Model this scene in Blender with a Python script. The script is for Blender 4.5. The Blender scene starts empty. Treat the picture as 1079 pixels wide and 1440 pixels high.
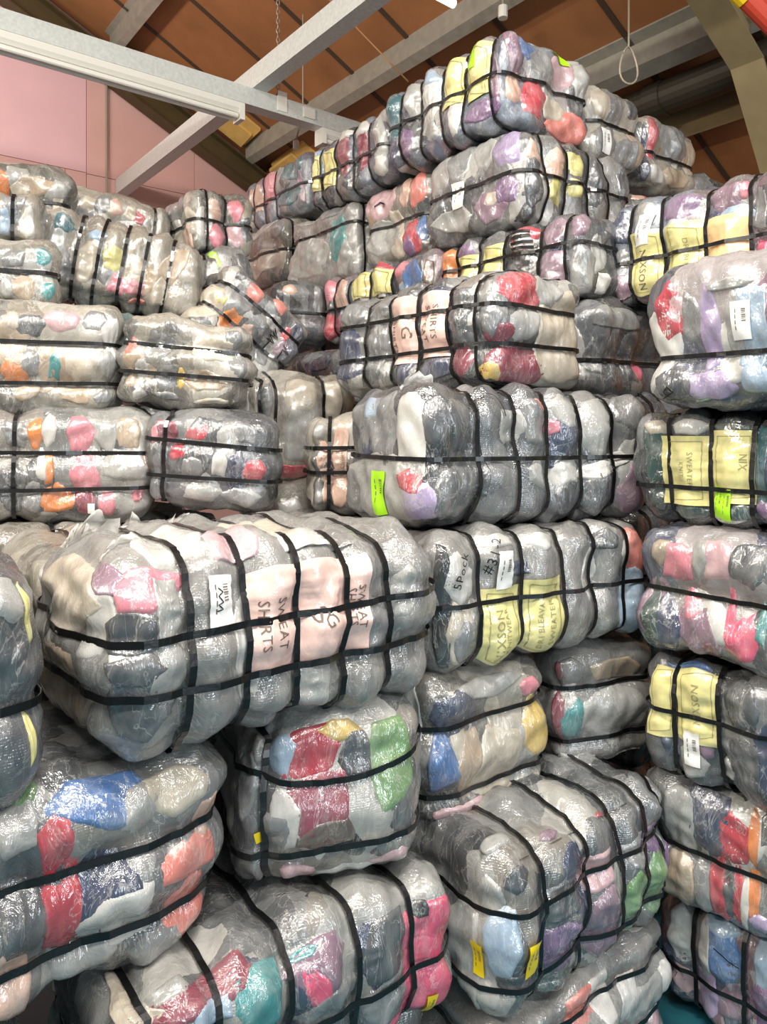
import bpy, math, random
import numpy as np
from mathutils import Vector, Matrix

# ------------------------------------------------------------------ camera, world, lights
scene = bpy.context.scene
col = scene.collection
FPX, HOR, EYE = 1030.0, 605.0, 1.9          # focal length in px of the 1079x1440 frame, horizon row, eye height
cam_d = bpy.data.cameras.new('camera')
cam_d.sensor_fit = 'VERTICAL'; cam_d.sensor_height = 36.0
cam_d.lens = FPX / 1440 * 36.0
cam_d.shift_y = -(720 - HOR) / 1440
cam_d.clip_start = 0.05; cam_d.clip_end = 60
cam = bpy.data.objects.new('camera', cam_d); col.objects.link(cam)
cam.location = (0, 0, EYE); cam.rotation_euler = (math.pi / 2, 0, 0)
scene.camera = cam
scene.view_settings.view_transform = 'Standard'
scene.view_settings.look = 'None'
scene.view_settings.gamma = 1.0
scene.view_settings.use_curve_mapping = False
scene.view_settings.exposure = -0.5

world = bpy.data.worlds.new('world'); scene.world = world; world.use_nodes = True
world.node_tree.nodes['Background'].inputs[0].default_value = (0.93, 0.97, 1.0, 1)
world.node_tree.nodes['Background'].inputs[1].default_value = 0.2

def area(name, loc, target, sx, sy, power, color):
    d = bpy.data.lights.new(name, 'AREA'); d.shape = 'RECTANGLE'; d.size = sx; d.size_y = sy
    d.energy = power; d.color = color
    o = bpy.data.objects.new(name, d); col.objects.link(o); o.location = loc
    o.rotation_euler = (Vector(target) - Vector(loc)).to_track_quat('-Z', 'Y').to_euler()
    return o
# strip lights in rows over the aisle (behind and above the photographer, and left of the frame), added fill strips, and daylight from the loading door
WARM, NEUT = (1.0, 0.91, 0.78), (1.0, 0.96, 0.90)
for (x, y, z, pw, c) in ((-2.2, -1.4, 4.6, 50, WARM), (-0.6, -0.9, 4.6, 58, NEUT), (1.1, -0.7, 4.5, 60, NEUT), (2.9, -0.3, 4.3, 58, NEUT),
                         (0.2, 0.7, 4.9, 150, NEUT)):
    area('strip_or_fill_light', (x, y, z), (x * 0.9, y + 1.1, 1.0), 1.5, 0.10, pw * 1.45, c)
area('strip_or_fill_light', (-3.3, -0.5, 4.2), (-0.6, 4.0, 3.2), 1.5, 0.10, 290, WARM)  # added fill, set low and aimed to lift the beam and left-facing bales
area('strip_or_fill_light', (-4.1, 3.7, 4.9), (-3.6, 6.6, 4.2), 1.5, 0.13, 120, WARM)
area('strip_or_fill_light', (2.6, 1.2, 3.6), (3.6, 4.0, 4.8), 1.2, 0.13, 16, WARM)  # added uplight that brightens the roof near the eaves
area('door_daylight', (4.5, -3.5, 2.0), (0.8, 2.2, 0.8), 2.2, 2.6, 235, (0.84, 0.93, 1.0))

# ------------------------------------------------------------------ helpers
def hexc(h):
    c = [int(h[i:i+2], 16) / 255 for i in (0, 2, 4)]
    return tuple((x / 12.92 if x <= 0.04045 else ((x + 0.055) / 1.055) ** 2.4) for x in c) + (1.0,)

def link(name, me, mat=None, parent=None):
    o = bpy.data.objects.new(name, me); col.objects.link(o)
    if mat is not None and me is not None and not me.materials: me.materials.append(mat)
    if parent is not None: o.parent = parent
    return o
def mesh(name, v, f, smooth=False):
    me = bpy.data.meshes.new(name)
    me.from_pydata([tuple(map(float, p)) for p in v], [], [tuple(map(int, q)) for q in f])
    if smooth: me.polygons.foreach_set('use_smooth', [True] * len(me.polygons))
    me.update()
    return me
def tag(o, label=None, cat=None, group=None, kind=None):
    if label: o['label'] = label
    if cat: o['category'] = cat
    if group: o['group'] = group
    if kind: o['kind'] = kind
    return o
def empty(name, loc=(0, 0, 0)):
    o = bpy.data.objects.new(name, None); col.objects.link(o); o.location = loc
    o.empty_display_size = 0.1
    return o

# ------------------------------------------------------------------ materials
def nodes_of(name):
    m = bpy.data.materials.new(name); m.use_nodes = True
    nt = m.node_tree
    return m, nt, nt.nodes['Principled BSDF'], nt.nodes.new, nt.links.new
def plain(name, hx, rough=0.5, metal=0.0, coat=0.0, noise=0.0, nscale=20, bump=0.0):
    m, nt, p, N, L = nodes_of(name)
    p.inputs['Base Color'].default_value = hexc(hx)
    p.inputs['Roughness'].default_value = rough
    p.inputs['Metallic'].default_value = metal
    p.inputs['Coat Weight'].default_value = coat
    if noise or bump:
        tc = N('ShaderNodeTexCoord'); n = N('ShaderNodeTexNoise')
        n.inputs['Scale'].default_value = nscale; n.inputs['Detail'].default_value = 5
        L(tc.outputs['Object'], n.inputs['Vector'])
        if noise:
            r = N('ShaderNodeMapRange'); r.inputs[1].default_value = 0.3; r.inputs[2].default_value = 0.7
            r.inputs[3].default_value = 1 - noise; r.inputs[4].default_value = 1 + noise
            L(n.outputs['Fac'], r.inputs[0])
            x = N('ShaderNodeVectorMath'); x.operation = 'SCALE'
            x.inputs[0].default_value = hexc(hx)[:3]; L(r.outputs[0], x.inputs['Scale'])
            L(x.outputs[0], p.inputs['Base Color'])
        if bump:
            b = N('ShaderNodeBump'); b.inputs['Strength'].default_value = bump; b.inputs['Distance'].default_value = 0.01
            L(n.outputs['Fac'], b.inputs['Height']); L(b.outputs[0], p.inputs['Normal'])
    return m

def wrapped(name, palette=None, haze=0.30, crease=0.5, net=0.0, dark=0.5, vscale=6.0):
    """clothing pressed under clear stretch film: cloth colours below, creased glossy film as the coat"""
    m, nt, p, N, L = nodes_of(name)
    tc = N('ShaderNodeTexCoord'); oi = N('ShaderNodeObjectInfo')
    sc = N('ShaderNodeMath'); sc.operation = 'MULTIPLY'; sc.inputs[1].default_value = 37.0
    L(oi.outputs['Random'], sc.inputs[0])
    off = N('ShaderNodeCombineXYZ')
    for i in range(3): L(sc.outputs[0], off.inputs[i])
    ad = N('ShaderNodeVectorMath'); ad.operation = 'ADD'
    L(tc.outputs['Object'], ad.inputs[0]); L(off.outputs[0], ad.inputs[1])
    V = ad.outputs[0]
    geo = N('ShaderNodeNewGeometry'); PW = geo.outputs['Position']
    def noise(scale, detail, dist=0.0, kind='FBM', rough=0.5, vec=None):
        n = N('ShaderNodeTexNoise'); n.noise_type = kind
        n.inputs['Scale'].default_value = scale; n.inputs['Detail'].default_value = detail
        n.inputs['Roughness'].default_value = rough; n.inputs['Distortion'].default_value = dist
        L(vec or PW, n.inputs['Vector']); return n
    if palette:
        nz = noise(7.0, 4, vec=V)
        sb = N('ShaderNodeVectorMath'); sb.operation = 'SUBTRACT'; sb.inputs[1].default_value = (0.5, 0.5, 0.5)
        L(nz.outputs['Color'], sb.inputs[0])
        ms = N('ShaderNodeVectorMath'); ms.operation = 'SCALE'; ms.inputs['Scale'].default_value = 0.13
        L(sb.outputs[0], ms.inputs[0])
        a2 = N('ShaderNodeVectorMath'); a2.operation = 'ADD'; L(V, a2.inputs[0]); L(ms.outputs[0], a2.inputs[1])
        mp = N('ShaderNodeMapping'); mp.inputs['Scale'].default_value = (1.0, 1.0, 0.42); L(a2.outputs[0], mp.inputs['Vector'])
        vo = N('ShaderNodeTexVoronoi'); vo.inputs['Scale'].default_value = vscale; L(mp.outputs[0], vo.inputs['Vector'])
        sp = N('ShaderNodeSeparateColor'); L(vo.outputs['Color'], sp.inputs[0])
        cr = N('ShaderNodeValToRGB'); cr.color_ramp.interpolation = 'CONSTANT'
        el = cr.color_ramp.elements
        while len(el) < len(palette): el.new(0.5)
        for i, h in enumerate(palette):
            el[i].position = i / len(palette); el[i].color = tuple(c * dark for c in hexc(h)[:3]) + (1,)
        L(sp.outputs[0], cr.inputs[0]); base = cr.outputs[0]
    else:
        base = oi.outputs['Color']
    # cloth folds: slight value change
    fn = noise(22.0, 4, 0.8)
    mr = N('ShaderNodeMapRange'); mr.inputs[1].default_value = 0.3; mr.inputs[2].default_value = 0.7
    mr.inputs[3].default_value = 0.80; mr.inputs[4].default_value = 1.14
    L(fn.outputs['Fac'], mr.inputs[0])
    vs = N('ShaderNodeVectorMath'); vs.operation = 'SCALE'; L(base, vs.inputs[0]); L(mr.outputs[0], vs.inputs['Scale'])
    # milky film, thicker where it is gathered into streaks
    mp2 = N('ShaderNodeMapping'); mp2.inputs['Scale'].default_value = (1.0, 1.0, 0.45)
    mp2.inputs['Rotation'].default_value = (0.3, 0.5, 0.2); L(PW, mp2.inputs['Vector'])
    st = noise(9.0, 6, 1.6, 'FBM', 0.62, mp2.outputs[0])
    sr = N('ShaderNodeMapRange'); sr.inputs[1].default_value = 0.46; sr.inputs[2].default_value = 0.74
    sr.inputs[3].default_value = 0.04; sr.inputs[4].default_value = haze
    L(st.outputs['Fac'], sr.inputs[0])
    mx = N('ShaderNodeMix'); mx.data_type = 'RGBA'
    # fine white lines where the film is folded double
    ln_ = noise(5.0, 5, 2.2, 'FBM', 0.6, mp2.outputs[0])
    l1 = N('ShaderNodeMath'); l1.operation = 'SUBTRACT'; l1.inputs[1].default_value = 0.5; L(ln_.outputs['Fac'], l1.inputs[0])
    l2 = N('ShaderNodeMath'); l2.operation = 'ABSOLUTE'; L(l1.outputs[0], l2.inputs[0])
    l3 = N('ShaderNodeMapRange'); l3.inputs[1].default_value = 0.0; l3.inputs[2].default_value = 0.013
    l3.inputs[3].default_value = haze * 1.4; l3.inputs[4].default_value = 0.0; L(l2.outputs[0], l3.inputs[0])
    mp4 = N('ShaderNodeMapping'); mp4.inputs['Scale'].default_value = (1.7, 1.7, 0.5); mp4.inputs['Rotation'].default_value = (-0.7, 0.5, 1.1); L(PW, mp4.inputs['Vector'])
    lm_ = noise(6.0, 4, 1.4, 'FBM', 0.55, mp4.outputs[0])
    l5 = N('ShaderNodeMath'); l5.operation = 'SUBTRACT'; l5.inputs[1].default_value = 0.47; L(lm_.outputs['Fac'], l5.inputs[0])
    l6 = N('ShaderNodeMath'); l6.operation = 'ABSOLUTE'; L(l5.outputs[0], l6.inputs[0])
    l7 = N('ShaderNodeMapRange'); l7.inputs[1].default_value = 0.0; l7.inputs[2].default_value = 0.010
    l7.inputs[3].default_value = haze * 1.5; l7.inputs[4].default_value = 0.0; L(l6.outputs[0], l7.inputs[0])
    l8 = N('ShaderNodeMath'); l8.operation = 'MAXIMUM'; L(l3.outputs[0], l8.inputs[0]); L(l7.outputs[0], l8.inputs[1]); l3 = l8
    l4 = N('ShaderNodeMath'); l4.operation = 'MAXIMUM'; L(l3.outputs[0], l4.inputs[0]); L(sr.outputs[0], l4.inputs[1])
    L(l4.outputs[0], mx.inputs[0]); L(vs.outputs[0], mx.inputs[6]); mx.inputs[7].default_value = (0.56, 0.545, 0.51, 1)
    L(mx.outputs[2], p.inputs['Base Color'])
    p.inputs['Roughness'].default_value = 0.6
    p.inputs['Specular IOR Level'].default_value = 0.3
    p.inputs['Coat Weight'].default_value = 1.0
    p.inputs['Coat Roughness'].default_value = 0.13
    p.inputs['Coat IOR'].default_value = 1.95
    # film creases
    mp3 = N('ShaderNodeMapping'); mp3.inputs['Scale'].default_value = (1.5, 1.5, 0.55); mp3.inputs['Rotation'].default_value = (0.4, -0.3, 0.6); L(PW, mp3.inputs['Vector'])
    c1 = noise(24.0, 3, 2.0, 'FBM', 0.55, mp3.outputs[0])
    rg = N('ShaderNodeMath'); rg.operation = 'SUBTRACT'; rg.inputs[1].default_value = 0.5; L(c1.outputs['Fac'], rg.inputs[0])
    ra = N('ShaderNodeMath'); ra.operation = 'ABSOLUTE'; L(rg.outputs[0], ra.inputs[0])
    c2 = noise(9.0, 3, 1.2, 'FBM', 0.5)
    sm = N('ShaderNodeMath'); sm.operation = 'MULTIPLY_ADD'; sm.inputs[1].default_value = 0.9
    L(c2.outputs['Fac'], sm.inputs[0]); L(ra.outputs[0], sm.inputs[2])
    c3 = noise(75.0, 2, 1.0, 'FBM', 0.5)
    sm3 = N('ShaderNodeMath'); sm3.operation = 'MULTIPLY_ADD'; sm3.inputs[1].default_value = 0.13
    L(c3.outputs['Fac'], sm3.inputs[0]); L(sm.outputs[0], sm3.inputs[2])
    h = sm3.outputs[0]
    if net:
        wv = N('ShaderNodeTexWave'); wv.bands_direction = 'Z'; wv.inputs['Scale'].default_value = 58
        wv.inputs['Distortion'].default_value = 3.0; wv.inputs['Detail'].default_value = 2; L(PW, wv.inputs['Vector'])
        s2 = N('ShaderNodeMath'); s2.operation = 'MULTIPLY_ADD'; s2.inputs[1].default_value = net
        L(wv.outputs['Fac'], s2.inputs[0]); L(h, s2.inputs[2]); h = s2.outputs[0]
    b = N('ShaderNodeBump'); b.inputs['Strength'].default_value = crease * 0.72; b.inputs['Distance'].default_value = 0.016
    L(h, b.inputs['Height']); L(b.outputs[0], p.inputs['Coat Normal'])
    b2 = N('ShaderNodeBump'); b2.inputs['Strength'].default_value = crease * 0.22; b2.inputs['Distance'].default_value = 0.022
    L(h, b2.inputs['Height']); L(b2.outputs[0], p.inputs['Normal'])
    return m

BODY = {
 'grey':  wrapped('film_over_grey_clothes', ['8e908f', 'bdbdb8', '5c6064', '3f4348', 'd8d6cf', '74777a', 'a39d94', '9c9e9d'], net=0.05),
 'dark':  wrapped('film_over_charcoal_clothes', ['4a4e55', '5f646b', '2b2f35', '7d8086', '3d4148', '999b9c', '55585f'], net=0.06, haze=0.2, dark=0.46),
 'light': wrapped('film_over_pale_clothes', ['b5ae9f', '9c988c', 'd6cfc0', '77756e', 'c4bba8', '8f887b', '65645f', 'aea595'], haze=0.4, vscale=4.2, dark=0.52),
 'mixed': wrapped('film_over_mixed_clothes', ['92888b', '626880', 'c8bfbf', '464b57', '9c7886', '8793a4', 'aaa3a1'], net=0.05),
 'pale':  wrapped('film_over_plain_grey_clothes', ['aaa8a4', 'a3a29f', '9d9c99', 'b0aeaa'], net=0.03, haze=0.3),
 'teal':  wrapped('film_over_teal_clothes', ['7fa39f', '9bb0ab', '6a8d8a', 'a9aea8'], haze=0.45),
}
GARM = wrapped('film_over_garment')
PANEL = wrapped('film_over_printed_label', haze=0.14, crease=0.3)
STRAP = plain('black_plastic_strap', '09090a', 0.38, coat=0.25, bump=0.15, nscale=60)
INK = plain('dark_print', '6d6058', 0.6)
FAINT = plain('faded_print', '9a9468', 0.6)
MARK = plain('black_marker_ink', '101012', 0.5)
STICK = plain('sticker_paper', 'ffffff', 0.5)
def film_mat():
    m, nt, p, N, L = nodes_of('loose_clear_film')
    p.inputs['Base Color'].default_value = (0.86, 0.85, 0.80, 1); p.inputs['Roughness'].default_value = 0.22
    p.inputs['Alpha'].default_value = 0.42
    return m
FILM = film_mat()
def obj_colour(name, rough):
    m, nt, p, N, L = nodes_of(name)
    oi = N('ShaderNodeObjectInfo'); L(oi.outputs['Color'], p.inputs['Base Color'])
    p.inputs['Roughness'].default_value = rough; p.inputs['Coat Weight'].default_value = 0.5
    p.inputs['Coat Roughness'].default_value = 0.15
    return m
STICK = obj_colour('sticker_paper', 0.45)

COL = {  # name -> (hex, word)
 'pk': ('e98d9c', 'pink'), 'hp': ('f2567f', 'hot pink'), 'sal': ('f08a7c', 'salmon'), 'red': ('c93a4c', 'red'),
 'mar': ('94384e', 'maroon'), 'org': ('f08c40', 'orange'), 'yel': ('e8c565', 'yellow'), 'lem': ('e6dd86', 'pale yellow'),
 'tl': ('3f9c9e', 'teal'), 'dtl': ('3a6f7a', 'dark teal'), 'blu': ('4c79b6', 'blue'), 'nav': ('343f5e', 'navy'),
 'lbl': ('a9c2da', 'light blue'), 'lil': ('b3a1c9', 'lilac'), 'pur': ('83608f', 'purple'), 'grn': ('78a266', 'green'),
 'dgn': ('2f4a46', 'dark green'), 'wht': ('e2e0da', 'white'), 'crm': ('d6cab6', 'cream'), 'lgy': ('b3b3af', 'light grey'),
 'gry': ('87898a', 'grey'), 'dgy': ('4d5157', 'charcoal'), 'blk': ('25272b', 'black'), 'bei': ('bfa98f', 'beige'),
 'pch': ('e6bda8', 'peach'), 'mau': ('95768a', 'mauve'), 'lp': ('dfb5bb', 'pale pink'), 'brn': ('6d5548', 'brown'),
}

# ------------------------------------------------------------------ bales
E1 = math.radians(52)
def ray(px, py): return Vector(((px - 540) / FPX, 1.0, (HOR - py) / FPX))

class Bale:
    def __init__(self, anchor, px, d, z0, H, sl, sr, az, label, base='grey', roll=0, cx=(), cy=(), hz=(), seed=None,
                 amp=1.0, res=0.02, rad=0.10, group='film-wrapped clothing bales stacked in the pile', sw=0.0135):
        Bale.n = getattr(Bale, 'n', 0) + 1
        self.rng = random.Random(seed if seed is not None else Bale.n * 7 + 3)
        self.H, self.sl, self.sr = H, sl, sr
        self.h = np.array([sr / 2, sl / 2, H / 2])
        th = math.pi / 2 - math.radians(az)
        ax = Vector((math.cos(th), math.sin(th), 0)); ay = Vector((-math.sin(th), math.cos(th), 0))
        P = Vector(((px - 540) / FPX * d, d, z0))
        rot = Matrix.Rotation(th, 4, 'Z') @ Matrix.Rotation(math.radians(roll), 4, 'Y')
        loc = {'n': Vector((-sr / 2, -sl / 2, 0)), 'r': Vector((sr / 2, -sl / 2, 0)), 'l': Vector((-sr / 2, sl / 2, 0))}[anchor]
        self.M = Matrix.Translation(P) @ rot @ Matrix.Translation(-loc)
        self.Mi = self.M.inverted()
        self.r = min(rad * .74, H * 0.36, sl * 0.3, sr * 0.3)
        r = self.rng
        nw = 16
        self.k = np.array([[r.gauss(0, 1) for _ in range(3)] for _ in range(nw)])
        self.k /= np.linalg.norm(self.k, axis=1)[:, None]
        lam = np.array([0.13 + 0.22 * r.random() for _ in range(8)] + [0.045 + 0.05 * r.random() for _ in range(8)])
        self.k *= (2 * np.pi / lam)[:, None]
        self.ph = np.array([r.random() * 6.28 for _ in range(nw)])
        self.a = np.array([0.0040] * 8 + [0.0014] * 8) * amp
        cam_l = self.Mi @ Vector((0, 0, EYE))
        self.cam_l = cam_l
        self.S = [[], [], []]                           # strap positions, local x / y / z (z measured from the centre)
        for q in cx: self.S[0].append(self.local_x(q))
        for q in cy: self.S[1].append(self.local_y(q))
        self.sag = {}
        for q in hz:
            if isinstance(q, tuple): z = -H / 2 + q[0] * H; self.sag[round(z, 5)] = q[1]
            else: z = -H / 2 + q * H
            self.S[2].append(z)
        for s in self.S: s.sort()
        self.root = empty('clothing_bale'); self.root.matrix_world = self.M
        tag(self.root, label, 'bale', group)
        self.sw = sw
        self.build_body(res, base)
        self.build_straps()
        self.gi = 0
        if group != 'bales buried inside the pile': self.muted(base)
    def muted(self, base):
        """everyday grey, white and charcoal garments pressed against the film on the two faces turned to the aisle"""
        r = self.rng
        pal = {'grey': ['lgy', 'dgy', 'wht', 'gry', 'dgy', 'crm', 'nav'], 'dark': ['dgy', 'blk', 'gry', 'dgy', 'nav', 'lgy'], 'light': ['crm', 'lgy', 'gry', 'bei', 'wht', 'dgy'],
               'mixed': ['dgy', 'lgy', 'nav', 'mau', 'wht', 'lbl'], 'pale': ['lgy', 'lgy', 'gry', 'wht'], 'teal': ['tl', 'lgy', 'lgy']}[base]
        for (vis, ln, sg) in ((self.cam_l.y < -self.sl / 2, self.sr, 1), (self.cam_l.x < -self.sr / 2, self.sl, -1)):
            if not vis: continue
            n = max(2, int(ln / 0.16))
            for i in range(n):
                w = r.uniform(.035, .075); h = r.uniform(.22, .5) * self.H
                self.garment_uv(sg * (min(max((i + r.uniform(.2, .8)) / n * ln, .03), ln - .03)), r.uniform(.25, .75) * self.H, w, h * .75, r.choice(pal), None, r.uniform(-.35, .35), .2, 2.6)
    # ray helpers in bale space ------------------------------------------------
    def dirl(self, px, py): return (self.Mi.to_3x3() @ ray(px, py))
    def local_x(self, px):
        if isinstance(px, float): return -self.sr / 2 + px * self.sr
        return self.hit(px, self.mid_y(px), 'R')[0]
    def local_y(self, px):
        if isinstance(px, float): return -self.sl / 2 + px * self.sl
        return self.hit(px, self.mid_y(px), 'L')[1]
    def mid_y(self, px):
        c = self.M @ Vector((0, 0, self.H / 2)); return HOR - (c.z - EYE) / c.y * FPX
    def hit(self, px, py, face):
        d = self.dirl(px, py); o = self.cam_l
        if face == 'R': t = (-self.sl / 2 - o.y) / d.y
        elif face == 'L': t = (-self.sr / 2 - o.x) / d.x
        else: t = (self.H - o.z) / d.z
        return o + d * t
    def uv(self, px, py, face=None):
        """photo pixel -> unwrapped side coordinates (metres round the near corner, metres up)"""
        if face == 'T':
            p = self.hit(px, py, 'T'); return p.x, p.y
        if face in (None, 'R'):
            p = self.hit(px, py, 'R')
            if face == 'R' or p.x >= -self.sr / 2: return p.x + self.sr / 2, p.z
        p = self.hit(px, py, 'L'); return -(p.y + self.sl / 2), p.z
    def side(self, u, v):
        u = np.asarray(u, float); v = np.asarray(v, float)
        x = np.where(u >= 0, -self.sr / 2 + u, -self.sr / 2); y = np.where(u >= 0, -self.sl / 2, -self.sl / 2 - u)
        x = np.clip(x, -self.sr / 2, self.sr / 2); y = np.clip(y, -self.sl / 2, self.sl / 2)
        z = np.clip(v - self.H / 2, -self.H / 2, self.H / 2)
        over = np.maximum(v - self.H, 0)                 # runs on over the top edge
        y = np.where((over > 0) & (u >= 0), y + over, y); x = np.where((over > 0) & (u < 0), x + over, x)
        return np.stack([x, y, z], -1)
    def top(self, u, v):
        u = np.asarray(u, float); v = np.asarray(v, float)
        return np.stack([np.clip(u, -self.sr / 2, self.sr / 2), np.clip(v, -self.sl / 2, self.sl / 2), np.full(u.shape, self.H / 2)], -1)
    # surface ------------------------------------------------------------------
    def cushion(self, s, pos, half):
        g = np.zeros_like(s)
        if not pos: return g
        kn = [-half] + list(pos) + [half]
        for i in range(len(kn) - 1):
            a, b = kn[i], kn[i + 1]
            m = (s >= a - 1e-9) & (s <= b + 1e-9)
            if i == 0: t = np.clip(1 - np.maximum(b - s - 0.011, 0) / max(min(b - a, 0.12) - 0.011, 0.02), 0, 1); A = 0.026
            elif i == len(kn) - 2: t = np.clip(1 - np.maximum(s - a - 0.011, 0) / max(min(b - a, 0.12) - 0.011, 0.02), 0, 1); A = 0.026
            else:
                L = b - a; dd = np.minimum(s - a, b - s)
                t = np.clip(1 - np.maximum(dd - 0.011, 0) / max(L / 2 - 0.011, 0.01), 0, 1); A = min(0.026, 0.11 * L + 0.007)
            g = np.where(m, -A * t ** 2.1 , g)
        return g
    def surf(self, q, off=0.0, strap=None, noise=1.0):
        q = np.asarray(q, float); h = self.h; r = self.r
        inner = np.clip(q, -(h - r), h - r)
        n = q - inner; ln = np.linalg.norm(n, axis=-1, keepdims=True); n = n / np.maximum(ln, 1e-9)
        P = inner + n * r
        d = np.zeros(q.shape[:-1])
        for ax in range(3):
            w = np.sqrt(np.clip(1 - n[..., ax] ** 2, 0, 1))
            k = 1.0 if strap in (None, ax) else 0.55
            if ax == 2: k *= (0.62 if self.S[0] or self.S[1] else 1.25)
            d = d + k * w * self.cushion(q[..., ax], self.S[ax], h[ax])
        e = (q / h)
        pil = 0.016 * ((1 - e[..., 0] ** 2) * (1 - e[..., 1] ** 2) * np.abs(n[..., 2]) * 0.4 + (1 - e[..., 2] ** 2) * np.sqrt(np.clip(1 - n[..., 2] ** 2, 0, 1)))
        d = d + pil
        if noise:
            f = np.sin(P @ self.k.T + self.ph) @ self.a
            # film and cloth gathered towards the straps
            for ax in range(3):
                for s in self.S[ax]:
                    dist = np.abs(q[..., ax] - s)
                    o = P[..., (ax + 1) % 3] + P[..., (ax + 2) % 3]
                    f = f + 0.0022 * np.exp(-((dist - 0.03) / 0.022) ** 2) * np.sin(o * 150 + 3 * np.sin(o * 31 + s * 50)) * np.sqrt(np.clip(1 - n[..., ax] ** 2, 0, 1))
            d = d + noise * f
        P = P + n * (d + off)[..., None]
        P[..., 2] = P[..., 2] + h[2]
        return P, n
    def knots(self, ax, res):
        ks = [-self.h[ax]] + [s for s in self.S[ax]] + [self.h[ax]]
        out = []
        for a, b in zip(ks[:-1], ks[1:]):
            m = max(3, int(round((b - a) / res)))
            out += [a + (b - a) * (0.6 * i / m + 0.4 * (0.5 - 0.5 * math.cos(math.pi * i / m))) for i in range(m)]
        return np.array(out + [ks[-1]])
    def build_body(self, res, base):
        g = [self.knots(i, res) for i in range(3)]
        verts = []; faces = []; idx = {}
        def face(ax, sgn):
            a, b = [(1, 2), (2, 0), (0, 1)][ax]
            A, B = g[a], g[b]
            UU, VV = np.meshgrid(A, B, indexing='ij')
            q = np.zeros(UU.shape + (3,)); q[..., a] = UU; q[..., b] = VV; q[..., ax] = sgn * self.h[ax]
            P, _ = self.surf(q)
            ids = np.zeros(UU.shape, int)
            K = np.round(q, 6)
            for i in range(UU.shape[0]):
                for j in range(UU.shape[1]):
                    edge = i in (0, UU.shape[0] - 1) or j in (0, UU.shape[1] - 1)
                    if edge:
                        key = tuple(K[i, j]);
                        if key in idx: ids[i, j] = idx[key]; continue
                        idx[key] = len(verts)
                    ids[i, j] = len(verts); verts.append(P[i, j])
            a0, a1, a2, a3 = ids[:-1, :-1].ravel(), ids[1:, :-1].ravel(), ids[1:, 1:].ravel(), ids[:-1, 1:].ravel()
            fs = np.stack([a0, a1, a2, a3], -1) if sgn > 0 else np.stack([a0, a3, a2, a1], -1)
            faces.append(fs)
        for ax in range(3):
            for s in (-1, 1): face(ax, s)
        me = mesh('wrapped_body', np.array(verts), np.concatenate(faces), True)
        self.body = link('wrapped_body', me, BODY[base], self.root)
    def build_straps(self):
        for ax in range(3):
            a, b = [(1, 2), (2, 0), (0, 1)][ax]
            ha, hb = self.h[a], self.h[b]
            na, nb = max(8, int(2 * ha / 0.025)), max(8, int(2 * hb / 0.025))
            la = np.linspace(-ha, ha, na + 1); lb = np.linspace(-hb, hb, nb + 1)
            ring = [(x, -hb) for x in la[:-1]] + [(ha, y) for y in lb[:-1]] + [(x, hb) for x in la[::-1][:-1]] + [(-ha, y) for y in lb[::-1][:-1]]
            ring = np.array(ring)
            for s in self.S[ax]:
                q = np.zeros((len(ring), 3)); q[:, a] = ring[:, 0]; q[:, b] = ring[:, 1]; q[:, ax] = s
                wob = 0.004 * np.sin(np.arange(len(ring)) * 2 * np.pi / len(ring) + self.rng.random() * 6)
                lift = 0.0088 + (0.0022 if ax == 2 else 0)
                sg = self.sag.get(round(s, 5), 0) if ax == 2 else 0
                wv = np.zeros(3); wv[ax] = 1
                loops = []
                for (side, up) in ((-1, 0), (1, 0), (1, 1), (-1, 1)):
                    P, n = self.surf(q, lift + 0.0022 * up, strap=ax, noise=1.0)
                    P = P + wv * (side * self.sw / 2) + wv * wob[:, None]
                    if sg:
                        front = (q[:, 1] <= -self.h[1] + 1e-6)
                        e = q[:, 0] / self.h[0]
                        bulge = np.where(front, 1 - e ** 2, 0)
                        P[:, 2] -= sg * bulge; P[:, 1] -= 0.014 * bulge
                    loops.append(P)
                V = np.concatenate(loops); m = len(ring); F = []
                for c in range(4):
                    c2 = (c + 1) % 4
                    for i in range(m):
                        j = (i + 1) % m
                        F.append((c * m + i, c * m + j, c2 * m + j, c2 * m + i))
                link('strap', mesh('strap', V, F), STRAP, self.root)
    # things seen on the surface -----------------------------------------------
    def garment(self, px, py, hw, hh, c, face=None, rot=0.0, jag=0.16, sq=2.8):
        jag = min(jag, 0.2)
        u0, v0 = self.uv(px, py, face)
        f2 = face or ('R' if u0 >= 0 else 'L')
        ua, _ = self.uv(px - hw, py, f2); ub, _ = self.uv(px + hw, py, f2)
        _, va = self.uv(px, py + hh, f2); _, vb = self.uv(px, py - hh, f2)
        W = min(max(abs(ub - ua) / 2, 0.012), 0.4); Hh = min(max(abs(vb - va) / 2, 0.012), 0.4)
        return self.garment_uv(u0, v0, W * 1.17, Hh * 1.17, c, face, rot, jag, sq)
    def garment_uv(self, u0, v0, W, Hh, c, face=None, rot=0.0, jag=0.16, sq=2.8):
        r = self.rng; self.gi += 1
        nr = max(4, int(max(W, Hh) / 0.0125)); nt = 48
        nv = r.randint(6, 9)
        va_ = sorted((i + r.uniform(-.32, .32)) * 2 * math.pi / nv for i in range(nv))
        vx = []
        for t in va_:
            R0 = 1 / (abs(math.cos(t)) ** sq + abs(math.sin(t)) ** sq) ** (1 / sq) * (1 + jag * r.uniform(-1.5, 1.1))
            vx.append((R0 * math.cos(t), R0 * math.sin(t)))
        per = []
        for i in range(nv):                                  # straight cloth edges between the corners, slightly frayed
            (xa, ya), (xb, yb) = vx[i], vx[(i + 1) % nv]
            m_ = max(2, nt // nv)
            for k_ in range(m_):
                f_ = k_ / m_; per.append((xa + (xb - xa) * f_ , ya + (yb - ya) * f_))
        nt = len(per); per = np.array(per)
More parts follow.
